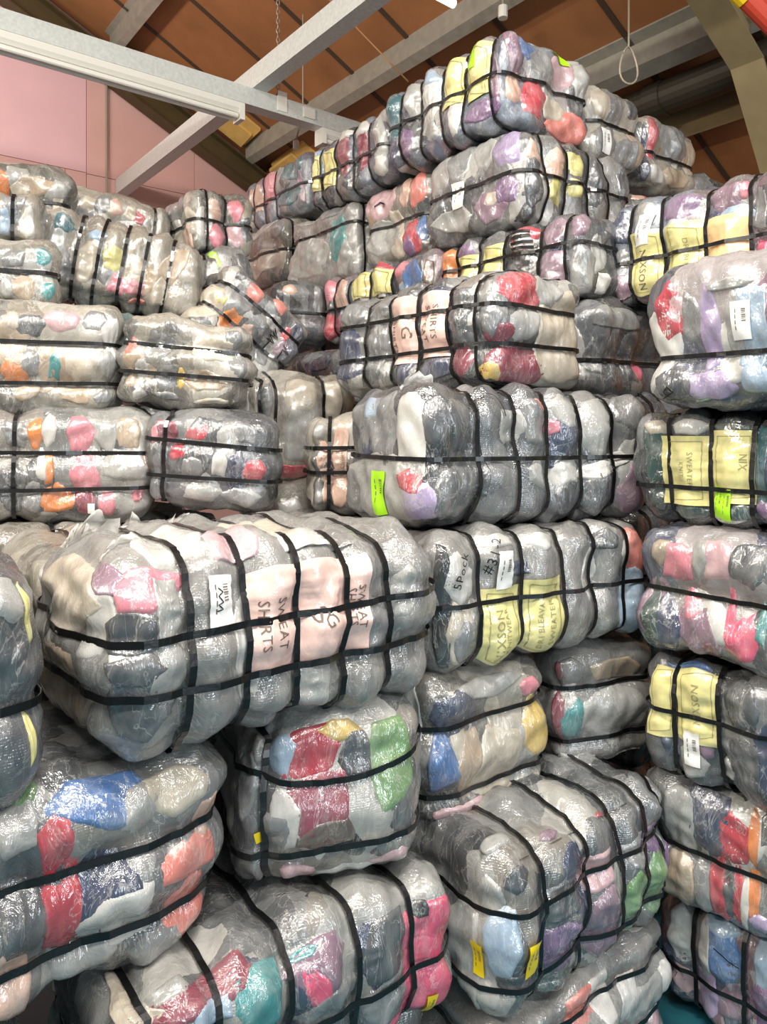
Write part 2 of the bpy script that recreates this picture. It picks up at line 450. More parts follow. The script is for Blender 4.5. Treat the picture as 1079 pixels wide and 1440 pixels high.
        per *= (1 + jag * 0.16 * np.array([r.uniform(-1, 1) for _ in range(nt)]))[:, None]
        pu_, pv_ = per[:, 0], per[:, 1]
        ca, sa = math.cos(rot), math.sin(rot)
        us = [np.array([0.0])]; vs = [np.array([0.0])]; hs = [np.array([1.0])]
        for i in range(1, nr + 1):
            t = i / nr
            us.append(pu_ * t * W); vs.append(pv_ * t * Hh); hs.append(np.full(nt, 1.0 if i < nr else -0.35))
        uu, vv, hh_ = np.concatenate(us), np.concatenate(vs), np.concatenate(hs)
        uu, vv = uu * ca - vv * sa, uu * sa + vv * ca
        q = self.top(u0 + uu, v0 + vv) if face == 'T' else self.side(u0 + uu, v0 + vv)
        P, n = self.surf(q, (0.003 + 0.00021 * min(self.gi, 20)) * hh_)
        F = []
        for j in range(nt): F.append((0, 1 + j, 1 + (j + 1) % nt))
        for i in range(nr - 1):
            for j in range(nt):
                a, b = 1 + i * nt + j, 1 + i * nt + (j + 1) % nt
                F.append((a, a + nt, b + nt, b))
        o = link('garment', mesh('garment', P, F, True), GARM, self.root)
        o.color = tuple(x * .70 for x in hexc(COL[c][0])[:3]) + (1,); o['label'] = COL[c][1] + ' garment showing through the film'
        return o
    def rect(self, name, mat, x0, y0, x1, y1, c, face=None, off=0.0052, parent=None, skew=0):
        """sheet lying on the side between two photo points (top-left, bottom-right)"""
        f2 = face
        if f2 is None: f2 = 'R' if self.uv((x0 + x1) / 2, (y0 + y1) / 2)[0] >= 0 else 'L'
        ym = (y0 + y1) / 2; xm = (x0 + x1) / 2
        u0, _ = self.uv(x0, ym, f2); u1, _ = self.uv(x1, ym, f2)
        _, v0 = self.uv(xm, y1, f2); _, v1 = self.uv(xm, y0, f2)
        nu = max(2, int(abs(u1 - u0) / 0.009)); nv = max(2, int(abs(v1 - v0) / 0.009))
        U, V = np.meshgrid(np.linspace(u0, u1, nu + 1), np.linspace(v0, v1, nv + 1), indexing='ij')
        U = U + skew * (V - (v0 + v1) / 2)
        q = self.top(U, V) if f2 == 'T' else self.side(U, V)
        P, n = self.surf(q.reshape(-1, 3), off)
        F = []
        for i in range(nu):
            for j in range(nv):
                a = i * (nv + 1) + j; F.append((a, a + nv + 1, a + nv + 2, a + 1))
        o = link(name, mesh(name, P, F, True), mat, parent or self.root)
        o.color = hexc(c)
        return o
    def panel(self, x0, y0, x1, y1, kind='y', face=None, frame=True):
        c = {'y': 'e0d78e', 'p': 'f0c9bd', 'o': 'efc48a'}[kind]
        o = self.rect('printed_label', PANEL, x0, y0, x1, y1, c, face, 0.0078)
        o['label'] = {'y': 'pale yellow printed label under the film', 'p': 'pale pink printed label under the film', 'o': 'pale orange card under the film'}[kind]
        if kind == 'y':
            w, h = x1 - x0, y1 - y0
            a, b, c_, d = x0 + w * .13, y0 + h * .08, x1 - w * .13, y1 - h * .08
            f2 = face or ('R' if self.uv((x0 + x1) / 2, (y0 + y1) / 2)[0] >= 0 else 'L')
            pts = lambda p, q: [(p[0] + (q[0] - p[0]) * i / 5, p[1] + (q[1] - p[1]) * i / 5) for i in range(6)]
            fr = self.scribble([pts((a, b), (c_, b)), pts((c_, b), (c_, d)), pts((c_, d), (a, d)), pts((a, d), (a, b))], parent=o, w=0.9, face=f2, off=.0092, mat=FAINT, name='print_border')
        return o
    def sticker(self, x0, y0, x1, y1, c='e9e9e6', name='barcode_tag', bars=True, face=None, skew=0):
        o = self.rect(name, STICK, x0, y0, x1, y1, c, face, 0.0112, skew=skew)
        o['label'] = {'e9e9e6': 'white paper barcode tag', 'a6e21c': 'neon green sticker', 'f2d400': 'yellow sticker'}.get(c, 'sticker')
        if bars:
            w, h = x1 - x0, y1 - y0; r = self.rng
            n = 7
            V = []; F = []
            for i in range(n):
                a = y0 + h * (0.2 + 0.05 * i); b = a + h * r.choice((0.015, 0.025, 0.03))
                m = self.strip(x0 + w * 0.58, a, x0 + w * 0.80, b, face, 0.0126, skew, (x0 + x1) / 2, (y0 + y1) / 2)
                k = len(V); V += list(m); F.append((k, k + 1, k + 2, k + 3))
            for i in range(4):
                a = y0 + h * (0.2 + 0.15 * i)
                m = self.strip(x0 + w * 0.24, a, x0 + w * 0.29, a + h * 0.1, face, 0.0126, skew, (x0 + x1) / 2, (y0 + y1) / 2)
                k = len(V); V += list(m); F.append((k, k + 1, k + 2, k + 3))
            b = link('barcode', mesh('barcode', V, F), INK, o)
        return o
    def strip(self, x0, y0, x1, y1, face, off, skew=0, cx=0, cy=0):
        f2 = face or ('R' if self.uv(cx, cy)[0] >= 0 else 'L')
        um, vm = self.uv(cx, cy, f2)
        pts = []
        for (x, y) in ((x0, y1), (x1, y1), (x1, y0), (x0, y0)):
            u, _ = self.uv(x, cy, f2); _, v = self.uv(cx, y, f2)
            pts.append((u + skew * (v - vm), v))
        q = self.side([p[0] for p in pts], [p[1] for p in pts])
        return self.surf(q, off)[0]
    def text(self, s, px, py, size, parent, rot=-90, mat=None, off=0.0096, face=None, stretch=1.0):
        """lettering laid on the bale; size in photo pixels of the capital height"""
        f2 = face or ('R' if self.uv(px, py)[0] >= 0 else 'L')
        u0, v0 = self.uv(px, py, f2)
        if rot in (-90, 90):
            ua, _ = self.uv(px - size / 2, py, f2); ub, _ = self.uv(px + size / 2, py, f2); hgt = abs(ub - ua)
        else:
            _, va = self.uv(px, py - size / 2, f2); _, vb = self.uv(px, py + size / 2, f2); hgt = abs(vb - va)
        V, F = glyphs(s)
        V = V * hgt
        V[:, 0] *= stretch
        a = math.radians(rot)
        uu = V[:, 0] * math.cos(a) - V[:, 1] * math.sin(a); vv = V[:, 0] * math.sin(a) + V[:, 1] * math.cos(a)
        q = self.side(u0 + uu, v0 + vv)
        P, n = self.surf(q, off)
        return link('lettering', mesh('lettering', P, F), mat or INK, parent)
    def scribble(self, strokes, parent=None, w=1.9, face=None, off=0.0118, mat=None, name='handwriting'):
        """marker strokes given as photo-pixel polylines, drawn as narrow ribbons on the film"""
        V = []; F = []
        for st in strokes:
            cxp = sum(p[0] for p in st) / len(st); cyp = sum(p[1] for p in st) / len(st)
            f2 = face or ('R' if self.uv(cxp, cyp)[0] >= 0 else 'L')
            pts = []
            for (a, b) in zip(st[:-1], st[1:]):
                for i in range(3): pts.append((a[0] + (b[0] - a[0]) * i / 3, a[1] + (b[1] - a[1]) * i / 3))
            pts.append(st[-1])
            uvs = np.array([self.uv(x, y, f2) for x, y in pts])
            wm = abs(self.uv(cxp + w, cyp, f2)[0] - self.uv(cxp, cyp, f2)[0]) / 2
            t = np.gradient(uvs, axis=0); t /= np.maximum(np.linalg.norm(t, axis=1, keepdims=True), 1e-9)
            nn = np.stack([-t[:, 1], t[:, 0]], -1)
            A = self.surf(self.side(*(uvs + nn * wm).T), off)[0]; B = self.surf(self.side(*(uvs - nn * wm).T), off)[0]
            k = len(V); V += list(A) + list(B); m = len(A)
            for i in range(m - 1): F.append((k + i, k + i + 1, k + m + i + 1, k + m + i))
        return link(name, mesh(name, V, F), mat or MARK, parent or self.root)
    def flap(self, px, py, face, length, height):
        """loose crumpled tuft of clear film standing off the top"""
        u0, v0 = self.uv(px, py, face)
        r = self.rng; n, m = 14, 4
        V = []; F = []
        hs = [height * (0.25 + 0.75 * abs(math.sin(i * 1.7 + r.random() * 2))) * math.sin(math.pi * (i + .5) / (n + 1)) for i in range(n + 1)]
        for i in range(n + 1):
            u = u0 + (i / n - .5) * length
            q = self.top(np.array([u]), np.array([v0 + r.uniform(-.012, .012)]))
            P, _ = self.surf(q, 0.0); P = P[0]
            for j in range(m + 1):
                t = j / m
                V.append((P[0] + r.uniform(-.006, .006) * t + .3 * hs[i] * t * t, P[1] + r.uniform(-.016, .016) * t - .4 * hs[i] * t, P[2] - .006 + hs[i] * t))
        for i in range(n):
            for j in range(m): a = i * (m + 1) + j; F.append((a, a + m + 1, a + m + 2, a + 1))
        return link('film_flap', mesh('film_flap', V, F, True), FILM, self.root)

_g = {}
def glyphs(s):
    """flat lettering outline, centred, capital height 1"""
    if s in _g: V, F = _g[s]; return V.copy(), F
    cu = bpy.data.curves.new('lettering', 'FONT'); cu.body = s; cu.align_x = 'CENTER'; cu.align_y = 'CENTER'
    cu.resolution_u = 2; cu.space_character = 1.1
    o = bpy.data.objects.new('lettering', cu); col.objects.link(o)
    dg = bpy.context.evaluated_depsgraph_get()
    me = o.evaluated_get(dg).to_mesh()
    V = np.array([tuple(v.co) for v in me.vertices]); F = [tuple(p.vertices) for p in me.polygons]
    o.evaluated_get(dg).to_mesh_clear()
    bpy.data.objects.remove(o); bpy.data.curves.remove(cu)
    V = V / 0.70
    V[:, :2] -= (V[:, :2].max(0) + V[:, :2].min(0)) / 2
    _g[s] = (V, F)
    return V.copy(), F

# ------------------------------------------------------------------ building shell, in pile-aligned axes p (right), q (left-away)
S1, C1 = math.sin(E1), math.cos(E1)
def W(p, q, z): return (p * S1 - q * C1, p * C1 + q * S1, z)
def prism(name, loop_a, loop_b, mat, parent=None, smooth=False):
    n = len(loop_a)
    F = [tuple(range(n - 1, -1, -1)), tuple(range(n, 2 * n))] + [(i, (i + 1) % n, (i + 1) % n + n, i + n) for i in range(n)]
    return link(name, mesh(name, list(loop_a) + list(loop_b), F, smooth), mat, parent)
def box_pq(name, p0, p1, q0, q1, z0, z1, mat, parent=None):
    return prism(name, [W(p0, q0, z0), W(p1, q0, z0), W(p1, q1, z0), W(p0, q1, z0)], [W(p0, q0, z1), W(p1, q0, z1), W(p1, q1, z1), W(p0, q1, z1)], mat, parent)
def tube(name, pts, r, mat, parent=None, n=8):
    V = []; F = []
    pts = [Vector(p) for p in pts]
    for i, p in enumerate(pts):
        t = (pts[min(i + 1, len(pts) - 1)] - pts[max(i - 1, 0)]).normalized()
        a = t.cross(Vector((0, 0, 1)) if abs(t.z) < 0.9 else Vector((1, 0, 0))).normalized(); b = t.cross(a)
        for k in range(n):
            w = 2 * math.pi * k / n; V.append(p + (a * math.cos(w) + b * math.sin(w)) * r)
    for i in range(len(pts) - 1):
        for k in range(n):
            k2 = (k + 1) % n; F.append((i * n + k, i * n + k2, (i + 1) * n + k2, (i + 1) * n + k))
    F.append(tuple(range(n))); F.append(tuple(range((len(pts) - 1) * n, len(pts) * n)))
    return link(name, mesh(name, V, F, False), mat, parent)

BOARD = plain('brown_roof_board', 'a06b42', 0.75, noise=0.16, nscale=2.2, bump=0.05)
SEAM = plain('dark_seam_strip', '4a3a2c', 0.7)
GALV = plain('galvanised_steel', 'd2d6d3', 0.45, metal=0.1, noise=0.10, nscale=45)
DULL = plain('dull_grey_steel', 'a09c90', 0.5, metal=0.15, noise=0.12, nscale=12)
OLIVE = plain('olive_painted_steel', '4f4126', 0.55, noise=0.1, nscale=6)
SAND = plain('sand_painted_steel', '9c8c68', 0.55, noise=0.1, nscale=6)
INSUL = plain('yellow_foam_insulation', 'e2b768', 0.9, noise=0.12, nscale=6, bump=0.3)
PINKB = plain('pink_plasterboard', 'e9bcc3', 0.85, noise=0.04, nscale=2.0)
PINK_SHADE = plain('shaded_salmon_plasterboard', 'e0b1ab', 0.85, noise=0.04, nscale=2.0)  # shade over the right part of the wall put into the board colour
PINKJ = plain('board_joint', 'b98d86', 0.9)
WHITE = plain('white_enamel', 'e8e6de', 0.4, coat=0.2)
TUBE = plain('unlit_fluorescent_tube', 'efece4', 0.25, coat=0.5)
FLOOR = plain('teal_floor_paint', '1f5a66', 0.5, noise=0.25, nscale=5, bump=0.1)
DUCT = plain('dark_duct_metal', '3a352a', 0.5, metal=0.2)
CHAINM = plain('pale_steel_chain', 'b9a99a', 0.4, metal=0.4)
WIRE = plain('grey_wire', 'a09684', 0.5, metal=0.2)
REDP = plain('red_paint', 'b8402c', 0.45); YELP = plain('yellow_paint', 'e6c21a', 0.45)

fl = link('floor', mesh('floor', [(-9, -4, 0), (9, -4, 0), (9, 11, 0), (-9, 11, 0), (-9, -4, -.1), (9, -4, -.1), (9, 11, -.1), (-9, 11, -.1)],
     [(0, 1, 2, 3), (7, 6, 5, 4), (0, 4, 5, 1), (1, 5, 6, 2), (2, 6, 7, 3), (3, 7, 4, 0)]), FLOOR)
tag(fl, kind='structure', label='teal painted concrete floor')

SL = 0.485
def zr(p, off=0.0): return 7.05 - SL * p + off            # underside of the purlins
QW, PE = 8.0, 6.6                                         # gable wall plane, eaves
# roof: boards between the purlins, with dark cover strips over their joints
roof = empty('ceiling', W(3, 4, zr(3, .2))); roof['kind'] = 'structure'; roof['label'] = 'sloping brown boarded roof with dark joint strips'
bpy.context.view_layer.update()
def under(o, par):
    o.parent = par; o.matrix_parent_inverse = Matrix.Translation(-Vector(par.location))
    return o
seams_q = [QW - 0.0] + [6.43 + 0.8 - 0.8 * i for i in range(14)]
PUR = [-0.55, 0.98, 2.50, 4.06, 5.54, PE]
for i in range(len(seams_q) - 1):
    q1, q0 = seams_q[i], seams_q[i + 1]
    if q0 > q1: continue
    for j in range(len(PUR) - 1):
        p0, p1 = PUR[j], PUR[j + 1]
        g = 0.004
        lo = [W(p0 + g, q0 + g, zr(p0 + g, .18)), W(p1 - g, q0 + g, zr(p1 - g, .18)), W(p1 - g, q1 - g, zr(p1 - g, .18)), W(p0 + g, q1 - g, zr(p0 + g, .18))]
        hi = [(x, y, z + 0.03) for x, y, z in lo]
        under(prism('roof_board', lo, hi, BOARD), roof)
    lo = [W(PUR[0], q0 - .022, zr(PUR[0], .168)), W(PE, q0 - .022, zr(PE, .168)), W(PE, q0 + .022, zr(PE, .168)), W(PUR[0], q0 + .022, zr(PUR[0], .168))]
    under(prism('cover_strip', lo, [(x, y, z + .02) for x, y, z in lo], SEAM), roof)
lo = [W(-.6, -4, zr(-.6, .22)), W(PE, -4, zr(PE, .22)), W(PE, QW + .2, zr(PE, .22)), W(-.6, QW + .2, zr(-.6, .22))]
under(prism('roof_deck', lo, [(x, y, z + .04) for x, y, z in lo], SEAM), roof)

def purlin(p, depth, flange, mat, label, name='roof_purlin', q0=-4.0, q1=QW - .2, lift=0.0):
    """zed section running along the building; foot flange turned up at the lip"""
    t = 0.012; s = SL
    prof = [(0, 0), (flange, 0), (flange, .03), (flange - t, .03), (flange - t, t), (t, t), (t, depth), (-flange * .7, depth), (-flange * .7, depth - t), (0, depth - t)]
    f = lambda a, b: (p + a, zr(p + a) + b + lift)
    A = [W(f(a, b)[0], q0, f(a, b)[1]) for a, b in prof]; B = [W(f(a, b)[0], q1, f(a, b)[1]) for a, b in prof]
    o = prism(name, A, B, mat); return tag(o, label, 'purlin', 'roof purlins')
purlin(2.46, .18, .07, DULL, 'short grey roof purlin at the top left above the light beam')
purlin(4.03, .20, .09, DULL, 'long grey steel roof purlin running up to the top edge above the highest bale')
purlin(4.93, .18, .12, DULL, 'grey double-flanged roof purlin behind the hanging wire hook')
purlin(5.52, .16, .14, SAND, 'sand coloured eaves purlin beside the slanted frame leg')

# gable wall with plasterboards clipped under the roof slope
wall = empty('wall_back', W(3, QW, 0)); wall['kind'] = 'structure'; wall['label'] = 'pink plasterboard gable wall under the roof slope'
bpy.context.view_layer.update()
A = [W(-4, QW + .03, 0), W(PE, QW + .03, 0), W(PE, QW + .03, zr(PE, .2)), W(-1, QW + .03, zr(-1, .2)), W(-4, QW + .03, zr(-1, .2))]
e2 = Vector(W(0, .15, 0))
under(prism('wall_backing', A, [tuple(Vector(v) + e2) for v in A], PINKJ), wall)
def board(p0, p1, z0, z1, mat):
    g = .003; p0 += g; p1 -= g; z0 += g; z1 -= g
    top = lambda p: zr(p, -.02)
    pts = [(p0, z0), (p1, z0)]
    if top(p1) >= z1: pts += [(p1, z1)]
    elif top(p1) > z0: pts += [(p1, top(p1))]
    else: pts = [(p0, z0), ((zr(0, -.02) - z0) / SL, z0)]
    if top(p0) >= z1:
        if top(p1) < z1: pts += [((zr(0, -.02) - z1) / SL, z1)]
        pts += [(p0, z1)]
    else: pts += [(p0, top(p0))]
    if len(pts) < 3: return
    a = [W(p, QW, z) for p, z in pts]; b = [W(p, QW + .03, z) for p, z in pts]
    under(prism('plasterboard', a, b, mat), wall)
for i, p0 in enumerate([-3.72, -2.52, -1.32, -0.12, 1.08]):
    board(p0, p0 + 1.2, 4.61, 7.0, PINKB)
for p0 in [-2.73, -1.53, -.33, .87]: board(p0, p0 + 1.2, 2.2, 4.61, PINK_SHADE)
board(2.07, 2.28, 2.2, 4.61, PINK_SHADE)
for p0 in [2.28, 3.48, 4.68]: board(p0, p0 + 1.2, 2.2, 4.6, PINK_SHADE); board(p0, p0 + 1.2, 4.6, 7.0, PINK_SHADE)
for p0 in [-2.73, -1.53, -.33, .87, 2.07, 3.27, 4.47]: board(p0, p0 + 1.2, 0.02, 2.2, PINK_SHADE)
cond = tube('wall_conduit', [W(2.48, QW - .03, 2.0), W(2.48, QW - .03, 5.75)], .012, WIRE)
tag(cond, 'thin grey vertical conduit running up the pink wall', 'conduit')
wr = prism('wall_right', [W(PE, -4, 0), W(PE + .15, -4, 0), W(PE + .15, QW + .1, 0), W(PE, QW + .1, 0)],
           [W(PE, -4, zr(PE, .2)), W(PE + .15, -4, zr(PE, .2)), W(PE + .15, QW + .1, zr(PE, .2)), W(PE, QW + .1, zr(PE, .2))], BOARD)
tag(wr, kind='structure', label='brown side wall under the eaves')

# steel portal rafters (I sections following the slope)
def rafter(q, p0, p1, mat, depth, flange, root):
    def bar(name, qa, qb, a, b, pa=p0, pb=p1):
        A = [W(pa, qa, zr(pa, a)), W(pa, qb, zr(pa, a)), W(pa, qb, zr(pa, b)), W(pa, qa, zr(pa, b))]
        B = [W(pb, qa, zr(pb, a)), W(pb, qb, zr(pb, a)), W(pb, qb, zr(pb, b)), W(pb, qa, zr(pb, b))]
        under(prism(name, A, B, mat), root)
    bar('bottom_flange', q - flange / 2, q + flange / 2, -.28, -.262)
    bar('web', q - .008, q + .008, -.262, .0)
    bar('top_flange', q - flange / 2, q + flange / 2, .0, .018)
r1 = empty('portal_rafter', W(3, QW - .12, zr(3, -.28))); bpy.context.view_layer.update()
rafter(QW - .12, -1.0, PE - .02, OLIVE, .28, .18, r1); tag(r1, 'dark brown steel rafter sloping down along the pink gable wall', 'rafter')
r2 = empty('steel_portal', W(5, 2.38, zr(5, -.28))); bpy.context.view_layer.update()
rafter(2.38, -.5, 4.98, SAND, .28, .22, r2)
def knee(name, qa, qb, t0, t1, mat):
    """haunch and leg below the rafter: offsets t measured along the outward normal of the leg line"""
    pl = [(4.96, zr(4.96, -.28)), (5.36, 3.80), (5.95, 2.90), (5.95, 0.0)]
    nr = [(.85, .53), (.83, .56), (.9, .4), (1, 0)]
    A = [(p + n[0] * t0, z + n[1] * t0) for (p, z), n in zip(pl, nr)]; B = [(p + n[0] * t1, z + n[1] * t1) for (p, z), n in zip(pl, nr)]
    lp = A + B[::-1]
    V = [W(p, qa, z) for p, z in lp] + [W(p, qb, z) for p, z in lp]
    n = len(pl); F = []
    for i in range(n - 1):
        a, b, c, d = i, i + 1, 2 * n - 2 - i, 2 * n - 1 - i
        F += [(a, b, c, d), (d + 2 * n, c + 2 * n, b + 2 * n, a + 2 * n), (a, a + 2 * n, b + 2 * n, b), (d, c, c + 2 * n, d + 2 * n)]
    F += [(0, 2 * n - 1, 4 * n - 1, 2 * n), (n - 1, n - 1 + 2 * n, n + 2 * n, n)]
    under(link(name, mesh(name, V, F), mat), r2)
knee('leg_inner_flange', 2.27, 2.49, 0, .018, SAND); knee('leg_web', 2.372, 2.388, .018, .30, OLIVE); knee('leg_outer_flange', 2.27, 2.49, .30, .318, OLIVE)
tag(r2, 'sand painted portal frame with slanted leg at the top right', 'portal')

# loose insulation sheets wedged between rafter and boards
def sheet(p0, p1, q0, q1, off, label, rag=0):
    A = [W(p0, q0, zr(p0, off)), W(p1, q0, zr(p1, off)), W(p1 - rag, q1, zr(p1, off - .05)), W(p0, q1, zr(p0, off - .05))]
    o = prism('insulation_sheet', A, [(x, y, z + .035) for x, y, z in A], INSUL); tag(o, label, 'insulation', 'yellow insulation sheets')
sheet(3.2, 3.98, QW - .66, QW - .28, .15, 'largest yellow insulation sheet above the dark rafter')
sheet(3.1, 3.94, QW - .52, QW - .26, .105, 'lower yellow insulation sheet lying against the dark rafter')
sheet(4.32, 5.1, QW - 1.0, QW - .3, .15, 'upper torn yellow insulation sheet behind the teal bale', .1)
sheet(4.32, 5.3, QW - .75, QW - .25, .09, 'lower torn yellow insulation sheet behind the teal bale', .15)

# horizontal galvanised rail on top of the light beam
def channel(name, p0, p1, q0, q1, z0, z1, mat, along, parent=None, t=.008):
    """C section with lips"""
    if along == 'q':
        w = p1 - p0; h = z1 - z0
        pr = [(0, 0), (w, 0), (w, .02), (w - t, .02), (w - t, t), (t, t), (t, h - t), (w - t, h - t), (w - t, h - .02), (w, h - .02), (w, h), (0, h)]
        A = [W(p0 + a, q0, z0 + b) for a, b in pr]; B = [W(p0 + a, q1, z0 + b) for a, b in pr]
    else:
        w = q1 - q0; h = z1 - z0
        pr = [(0, 0), (w, 0), (w, .02), (w - t, .02), (w - t, t), (t, t), (t, h - t), (w - t, h - t), (w - t, h - .02), (w, h - .02), (w, h), (0, h)]
        A = [W(p0, q0 + a, z0 + b) for a, b in pr]; B = [W(p1, q0 + a, z0 + b) for a, b in pr]
    return prism(name, A, B, mat, parent)
rail = channel('galvanised_rail', 2.58, 2.70, -3.0, QW - .02, 4.44, 4.60, GALV, 'q')
tag(rail, 'diagonal galvanised channel rail rising from the pink wall to the top edge', 'rail')
lb = empty('light_beam', W(2, 4.95, 4.30)); bpy.context.view_layer.update()
under(channel('channel', -1.6, 3.75, 4.88, 5.0, 4.31, 4.44, GALV, 'p'), lb)
tag(lb, 'galvanised channel beam at top left hung on a chain and carrying light fittings', 'beam')
def luminaire(p0, p1, label):
    r = empty('light_fitting', W((p0 + p1) / 2, 4.94, 4.18)); bpy.context.view_layer.update()
    pr = [(-.055, .12), (-.055, .075), (-.03, .05), (.03, .05), (.055, .075), (.055, .12)]
    A = [W(p0, 4.94 + a, 4.19 + b) for a, b in pr]; B = [W(p1, 4.94 + a, 4.19 + b) for a, b in pr]
    under(prism('housing', A, B, WHITE), r)
    for s in (-.032, .032):
        under(tube('fluorescent_tube', [W(p0 + .05, 4.94 + s, 4.215), W(p1 - .05, 4.94 + s, 4.215)], .019, TUBE, n=10), r)
    for p in (p0 + .02, p1 - .02):
        under(box_pq('lamp_holder', p - .018, p + .018, 4.88, 5.0, 4.185, 4.285, WHITE), r)
    tag(r, label, 'light fitting', 'unlit fluorescent fittings under the beam')
luminaire(-1.0, 2.52, 'long unlit fluorescent fitting under the beam at the top left')
luminaire(3.2, 3.72, 'short white fluorescent fitting at the far end of the beam')
bx = box_pq('junction_box', 3.02, 3.12, 4.865, 4.88, 4.34, 4.42, WHITE); tag(bx, 'small white junction box on the side of the light beam', 'junction box')

# chain holding the beam
ch = empty('chain', W(2.83, 4.94, 4.45)); bpy.context.view_layer.update()
lk = None
for i in range(34):
    z = 4.47 + i * .036
    if z > zr(2.83, .1): break
    if lk is None:
        V = []; F = []
        for a in range(12):
            t = 2 * math.pi * a / 12; cx, cz = .012 * math.cos(t), .025 * math.sin(t)
            for b in range(4):
                s = 2 * math.pi * b / 4; V.append((cx + .0042 * math.cos(s) * math.cos(t), .0042 * math.sin(s), cz + .0042 * math.cos(s) * math.sin(t)))
        for a in range(12):
            for b in range(4): F.append((a * 4 + b, ((a + 1) % 12) * 4 + b, ((a + 1) % 12) * 4 + (b + 1) % 4, a * 4 + (b + 1) % 4))
        lk = mesh('chain_link', V, F, True)
    o = link('chain_link', lk, CHAINM, ch); o.location = (0, 0, z - 4.45); o.rotation_euler = (0, 0, (math.pi / 2 if i % 2 else 0.4))
under(box_pq('hanger_clip', 2.79, 2.87, 4.872, 4.88, 4.33, 4.48, WHITE), ch)
tag(ch, 'pale steel chain hanging from the roof to the light beam', 'chain')

# dark duct between the eaves purlins
d0 = empty('ventilation_duct', W(5.22, 3, zr(5.22, -.12))); bpy.context.view_layer.update()
under(tube('duct_pipe', [W(5.24, q, zr(5.24, -.02)) for q in (-3, 3.2, 3.22, 7.6)], .13, DUCT, n=20), d0)
for q in (1.2, 3.2, 5.2): under(tube('duct_collar', [W(5.24, q - .07, zr(5.24, -.02)), W(5.24, q + .07, zr(5.24, -.02))], .142, DUCT, n=20), d0)
tag(d0, 'dark round duct running under the eaves behind the hook', 'duct')

# hanging wire hook
hk = empty('wire_hook', (0, 0, 0))
dd = 4.25; X = (885 - 540) / FPX * dd; zt = EYE + (HOR - 66) / FPX * dd; sc_ = dd / FPX
pz = X * S1 + dd * C1
tube('hook_wire', [(X, dd, zt), (X, dd, zr(pz, .15))], .006, WIRE, hk)
lp = []
for i in range(25):
    t = i / 24 * 2 * math.pi
    w = 18 * sc_ * math.sin(t) * (0.75 + .25 * -math.cos(t)) ; lp.append((X + w, dd + .02 * math.sin(t), zt - 26 * sc_ + 26 * sc_ * math.cos(t)))
tube('hook_loop', lp, .006, WIRE, hk, 6)
tag(hk, 'wire hook with a pear shaped loop hanging at the upper right', 'hook')
# small sensor under the purlin, pull cord, slack cable, far lamp, red pipe
d = 5.3; X = (708 - 540) / FPX * d; z = EYE + (HOR - 18) / FPX * d
sn = empty('ceiling_sensor', (X, d, z)); bpy.context.view_layer.update()
tube('sensor_body', [(0, 0, -.04), (0, 0, -.02), (0, 0, .02), (0, 0, .045)], .035, WHITE, sn, 12); tube('sensor_stem', [(0, 0, .045), (0, 0, .22)], .01, WIRE, sn)
tag(sn, 'small white sensor hanging beside the top of the highest bale', 'sensor')
d = 6.4; X = (417 - 540) / FPX * d; z = EYE + (HOR - 203) / FPX * d
sn = empty('pull_switch', (X, d, z)); bpy.context.view_layer.update()
tube('switch_body', [(0, 0, -.04), (0, 0, .0), (0, 0, .03)], .028, WHITE, sn, 10)
tube('switch_cord', [(0, 0, .03), (.02, 0, .12), (.06, 0, .2), (.06, 0, zr(X * S1 + d * C1) - z + .1)], .007, WIRE, sn)
tag(sn, 'small round pull switch below the dark purlin above the teal bale', 'switch')
pts = []
for i in range(9):
    t = i / 8; px = 455 + (575 - 455) * t; py = -10 + 125 * t
    dd = 5.6 - .1 * t; pts.append(((px - 540) / FPX * dd, dd, EYE + (HOR - py) / FPX * dd))
tag(tube('slack_cable', pts, .006, plain('tan_cable', 'a5794c', 0.6)), 'thin tan cable crossing under the brown roof boards', 'cable')
d = 5.2; X = (628 - 540) / FPX * d; z = EYE + (HOR - 0) / FPX * d
lm = empty('ceiling_lamp', (X, d, z)); bpy.context.view_layer.update()
GLOW = plain('lit_lamp', 'ffffff', 0.4); GLOW.node_tree.nodes['Principled BSDF'].inputs['Emission Color'].default_value = (1, .97, .9, 1)
GLOW.node_tree.nodes['Principled BSDF'].inputs['Emission Strength'].default_value = 4
tube('lamp_glass', [(-.06, -.05, 0), (.06, .05, 0)], .03, GLOW, lm, 10); tube('lamp_stem', [(0, 0, .03), (0, 0, .2)], .012, WHITE, lm)
tag(lm, 'small lit lamp at the top edge beside the purlin', 'lamp')
d = 3.6
rp = empty('red_pipe', ((1062 - 540) / FPX * d, d, EYE + (HOR - 10) / FPX * d)); bpy.context.view_layer.update()
tube('pipe', [(-.04, 0, .05), (.22, .06, -.15)], .05, REDP, rp, 14); tube('end_cap', [(-.085, -.01, .085), (-.035, 0, .047)], .056, YELP, rp, 14)
tube('pipe_hanger', [(.1, .03, -.03), (.1, .03, .75)], .01, WIRE, rp)
tag(rp, 'red pipe with a yellow end at the top right corner', 'pipe')

# ------------------------------------------------------------------ the bales: front row
def G(b, *items):
    for it in items: b.garment(*it[:5], **(it[5] if len(it) > 5 else {}))
def pile(label, *a, **k): return Bale(*a[:8], label, **k)
T_ = dict(face='T')

